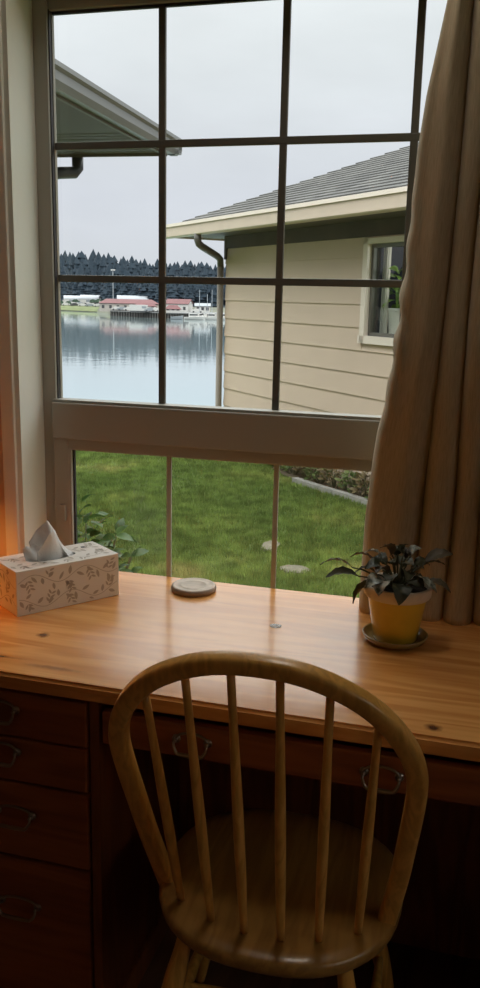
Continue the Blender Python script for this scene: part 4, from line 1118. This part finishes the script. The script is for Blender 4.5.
def car(b, r, z, m, label, s=1.0, rot=0):
    F0 = local(b, r, z); t = thing('car', tuple(F0(0, 0, 0)), label, 'car', 'cars parked on the far shore'); bm = bmesh.new()
    poly = [(-2.2, .35), (-2.2, .95), (-1.4, 1.05), (-.9, 1.5), (.8, 1.5), (1.4, 1.05), (2.2, .9), (2.2, .35)]
    a = [bm.verts.new(F0(x*s, -.9, zz*s)) for x, zz in poly]; c = [bm.verts.new(F0(x*s, .9, zz*s)) for x, zz in poly]
    bm.faces.new(a); bm.faces.new(c)
    for k in range(len(poly)): bm.faces.new((a[k], a[(k+1) % 8], c[(k+1) % 8], c[k]))
    obj('body', bm, m, t)
    for x in (-1.35, 1.35):
        bm = bmesh.new(); tube(bm, [F0(x*s, -.95, .35), F0(x*s, .95, .35)], .35, 10); obj('wheels', bm, M_dark, t)
for k, (b, m, lab) in enumerate([(-26.5, M_wht, 'white car'), (-26.0, M_gry, 'grey car'), (-25.5, M_wht, 'white car'), (-25.05, M_dark, 'dark car'), (-24.6, M_wht, 'white car'), (-24.2, M_red, 'red car')]):
    car(b, rs(b)+30+2*(k % 2), lz(b, 30), m, lab+' parked in the row on the far shore above the grass bank')
for k, b in enumerate((-21.6, -21.2, -20.9, -18.6)):
    car(b, 334, -4.9, (M_gry, M_wht, M_dark, M_wht)[k], ('grey', 'white', 'dark', 'white')[k]+' car standing on the deck of the far quay')
rd = random.Random(9)
for k in range(16):
    b = -26.9+.165*k+rd.uniform(-.05, .05); d = 12+6*(k % 3); m_ = (M_wht, M_gry, M_wht, M_dark)[k % 4]
    car(b, rs(b)+d+8, lz(b, d+8), m_, ('white', 'grey', 'white', 'dark')[k % 4]+' car in the crowded row along the shore left of the red roof', rot=0)
for k in range(9):
    b = -23.7+.38*k+rd.uniform(-.05, .05); m_ = (M_wht, M_gry, M_wht)[k % 3]
    car(b, qr0(b)+5, -4.9, m_, ('white', 'grey', 'white')[k % 3]+' car at the edge of the quay in front of the red-roofed building')
for k in range(7):
    b = -26.8+.37*k; h_ = rd.uniform(1.6, 2.6); plainbox('storage_hut', b, rs(b)+46+5*(k % 2), lz(b, 46), rd.uniform(3, 6), 3, h_, (M_wht, M_gry, M_shed)[k % 3], ('white hut at the far left end of the shore sheds', 'grey hut second from the left among the shore sheds', 'pale metal hut third from the left among the shore sheds', 'white hut in the middle of the shore sheds', 'grey hut third from the right among the shore sheds', 'pale metal hut second from the right among the shore sheds', 'white hut nearest the long red-roofed building')[k], 'hut')
M_bush = mat('dark_bush', (.03, .055, .035), .95, vary=.3, vscale=.8)
for b, d, s in ((-26.75, 26, 1.3), (-26.3, 40, 1.6), (-25.2, 42, 1.6), (-24.85, 40, 1.8), (-24.3, 42, 2.0), (-23.9, 40, 1.5), (-27.3, 24, 1.6)):
    bm = bmesh.new(); bmesh.ops.create_icosphere(bm, subdivisions=3, radius=s)
    for v in bm.verts: v.co *= 1+.35*noise.noise(v.co*1.3+Vector((b, 0, 0))); v.co.x *= 1.3
    o = obj('bush', bm, M_bush); o.location = P2(b, rs(b)+d, lz(b, d)+s*.6); tag(o, 'round dark bush among the boat sheds of the far shore', 'bush', 'bushes on the far shore')
# grass bank
M_bank = mat('shore_grass', (.09, .115, .045), .95, two=(.14, .16, .07), vscale=.3)
bm = bmesh.new(); bl = [-28+.25*k for k in range(17)]
for a, b in zip(bl, bl[1:]):
    for d0, d1 in ((1, 8), (8, 20)):
        quad(bm, P2(a, rs(a)+d0, lz(a, d0)+.25), P2(b, rs(b)+d0, lz(b, d0)+.25), P2(b, rs(b)+d1, lz(b, d1)+.25), P2(a, rs(a)+d1, lz(a, d1)+.25))
o = struct('grass_bank', bm, M_bank)
# quay
q0, q1 = -24.15, -16.6
qc = P2(-20.4, 332, -5); quay = thing('quay', qc, 'long timber quay on dark pilings along the far shore', 'quay')
def qr(b): return table(b, [(-24.2, 350), (-21, 330), (-16.5, 324)])
bm = bmesh.new(); bl = [lerp(q0, q1, k/24) for k in range(25)]
for a, b in zip(bl, bl[1:]):
    P = [P2(a, qr(a), -5.25), P2(b, qr(b), -5.25), P2(b, rs(b)+16, -5.25), P2(a, rs(a)+16, -5.25)]; Q = [(x, y, -4.93) for x, y, z in P]
    vp = [bm.verts.new(p) for p in P]; vq = [bm.verts.new(p) for p in Q]
    bm.faces.new(vp); bm.faces.new(vq)
    for k in range(4): bm.faces.new((vp[k], vp[(k+1) % 4], vq[(k+1) % 4], vq[k]))
obj('deck', bm, M_deck, quay)
bm = bmesh.new()
for a, b in zip(bl, bl[1:]): quad(bm, P2(a, qr(a)+3.5, -7.3), P2(b, qr(b)+3.5, -7.3), P2(b, qr(b)+3.5, -5.2), P2(a, qr(a)+3.5, -5.2))
obj('bulkhead', bm, M_pile, quay)
for k in range(46):
    b = lerp(q0+.05, q1-.05, k/45); x, y, z = P2(b, qr(b)+.3); bm = bmesh.new(); tube(bm, [(x, y, -7.6), (x, y, -5.2)], .19, 6); obj('piling', bm, M_pile, quay)
# boats
def boat(b, r, L_, m, label, cabin=True, mast=0.0, rot=0.0, sc=1.0):
    F0 = local(b, r, -7.0); ca, sa = cos(rot), sin(rot)
    F = lambda x, y, z: F0(x*ca-y*sa, x*sa+y*ca, z)
    t = thing('sailboat' if mast else 'motorboat', tuple(F(0, 0, 0)), label, 'boat', 'sailboats at the far quay' if mast else None); bm = bmesh.new(); secs = []
    for k in range(9):
        f = k/8; x = lerp(-L_/2, L_/2, f); wd = L_*.16*(1 if f < .5 else sqrt(max(0, 1-((f-.5)/.5)**2))*1+.02); sh = .9+.5*f*f
        secs.append([bm.verts.new(F(x, y_, z_)) for y_, z_ in ((-wd, sh), (-wd*.75, .1), (0, -.25), (wd*.75, .1), (wd, sh))])
    for a, c in zip(secs, secs[1:]):
        for q in range(5): bm.faces.new((a[q], a[(q+1) % 5], c[(q+1) % 5], c[q]))
    bm.faces.new(secs[0]); bm.faces.new(secs[-1]); obj('hull', bm, m, t)
    if cabin:
        bm = bmesh.new(); lbox(bm, F, -L_*.28, L_*.12, -L_*.1, L_*.1, .9, 2.3); ck = obj('cabin', bm, M_wht, t)
        bm = bmesh.new(); lbox(bm, F, -L_*.25, L_*.125, -L_*.105, L_*.105, 1.5, 2.0); obj('window', bm, M_dark, ck)
    if mast:
        bm = bmesh.new(); tube(bm, [F(0, 0, .9), F(0, 0, mast)], .11, 6); mo = obj('mast', bm, M_shed, t)
        bm = bmesh.new(); tube(bm, [F(0, 0, 2.4), F(-L_*.4, 0, 2.4)], .12, 6); obj('boom', bm, M_shed, mo)
boat(-18.75, 316, 7.5, M_wht, 'white motorboat moored in front of the white hall', rot=.1)
boat(-17.6, 318, 5.5, M_wht, 'smaller white motorboat moored near the downspout', rot=-.2)
boat(-19.9, 318, 4.5, M_gry, 'grey open motorboat moored left of the white motorboat', cabin=False)
for b, h in ((-18.45, 10.5), (-17.95, 9.0), (-17.65, 10.6), (-17.25, 9.8), (-17.0, 11.2)):
    boat(b, 321, 6.5, M_wht, 'white sailboat with a bare mast moored at the right end of the far quay', mast=h, rot=1.2)
b0 = P2(-23.95, 372, -4.9); lp = thing('light_pole', b0, 'tall thin light pole rising in front of the far forest', 'light pole')
bm = bmesh.new(); tube(bm, [b0, (b0[0], b0[1], 11.0)], .22, 8); obj('pole', bm, M_gry, lp)
bm = bmesh.new(); box(bm, b0[0]-.9, b0[0]+.9, b0[1]-.3, b0[1]+.3, 10.7, 11.2); obj('lamp_head', bm, M_wht, lp)
# building on the quay's right end, seen between masts
building('harbour_building', -18.25, 345, -4.9, 5.5, 5, 2.6, .9, M_wht, M_gry, 'white quay office with a grey roof between the hall and the masts', nwin=3)

# ------------------------------------------------------------------ view
SC.view_settings.view_transform = 'Standard'; SC.view_settings.look = 'None'; SC.view_settings.exposure = 0.0; SC.view_settings.gamma = 1.0
SC.view_settings.use_curve_mapping = False
SC.cycles.max_bounces = 10; SC.cycles.diffuse_bounces = 6; SC.cycles.transparent_max_bounces = 16
SC.cycles.use_denoising = True; SC.cycles.sample_clamp_indirect = 6
SC.cycles.caustics_reflective = False; SC.cycles.caustics_refractive = False
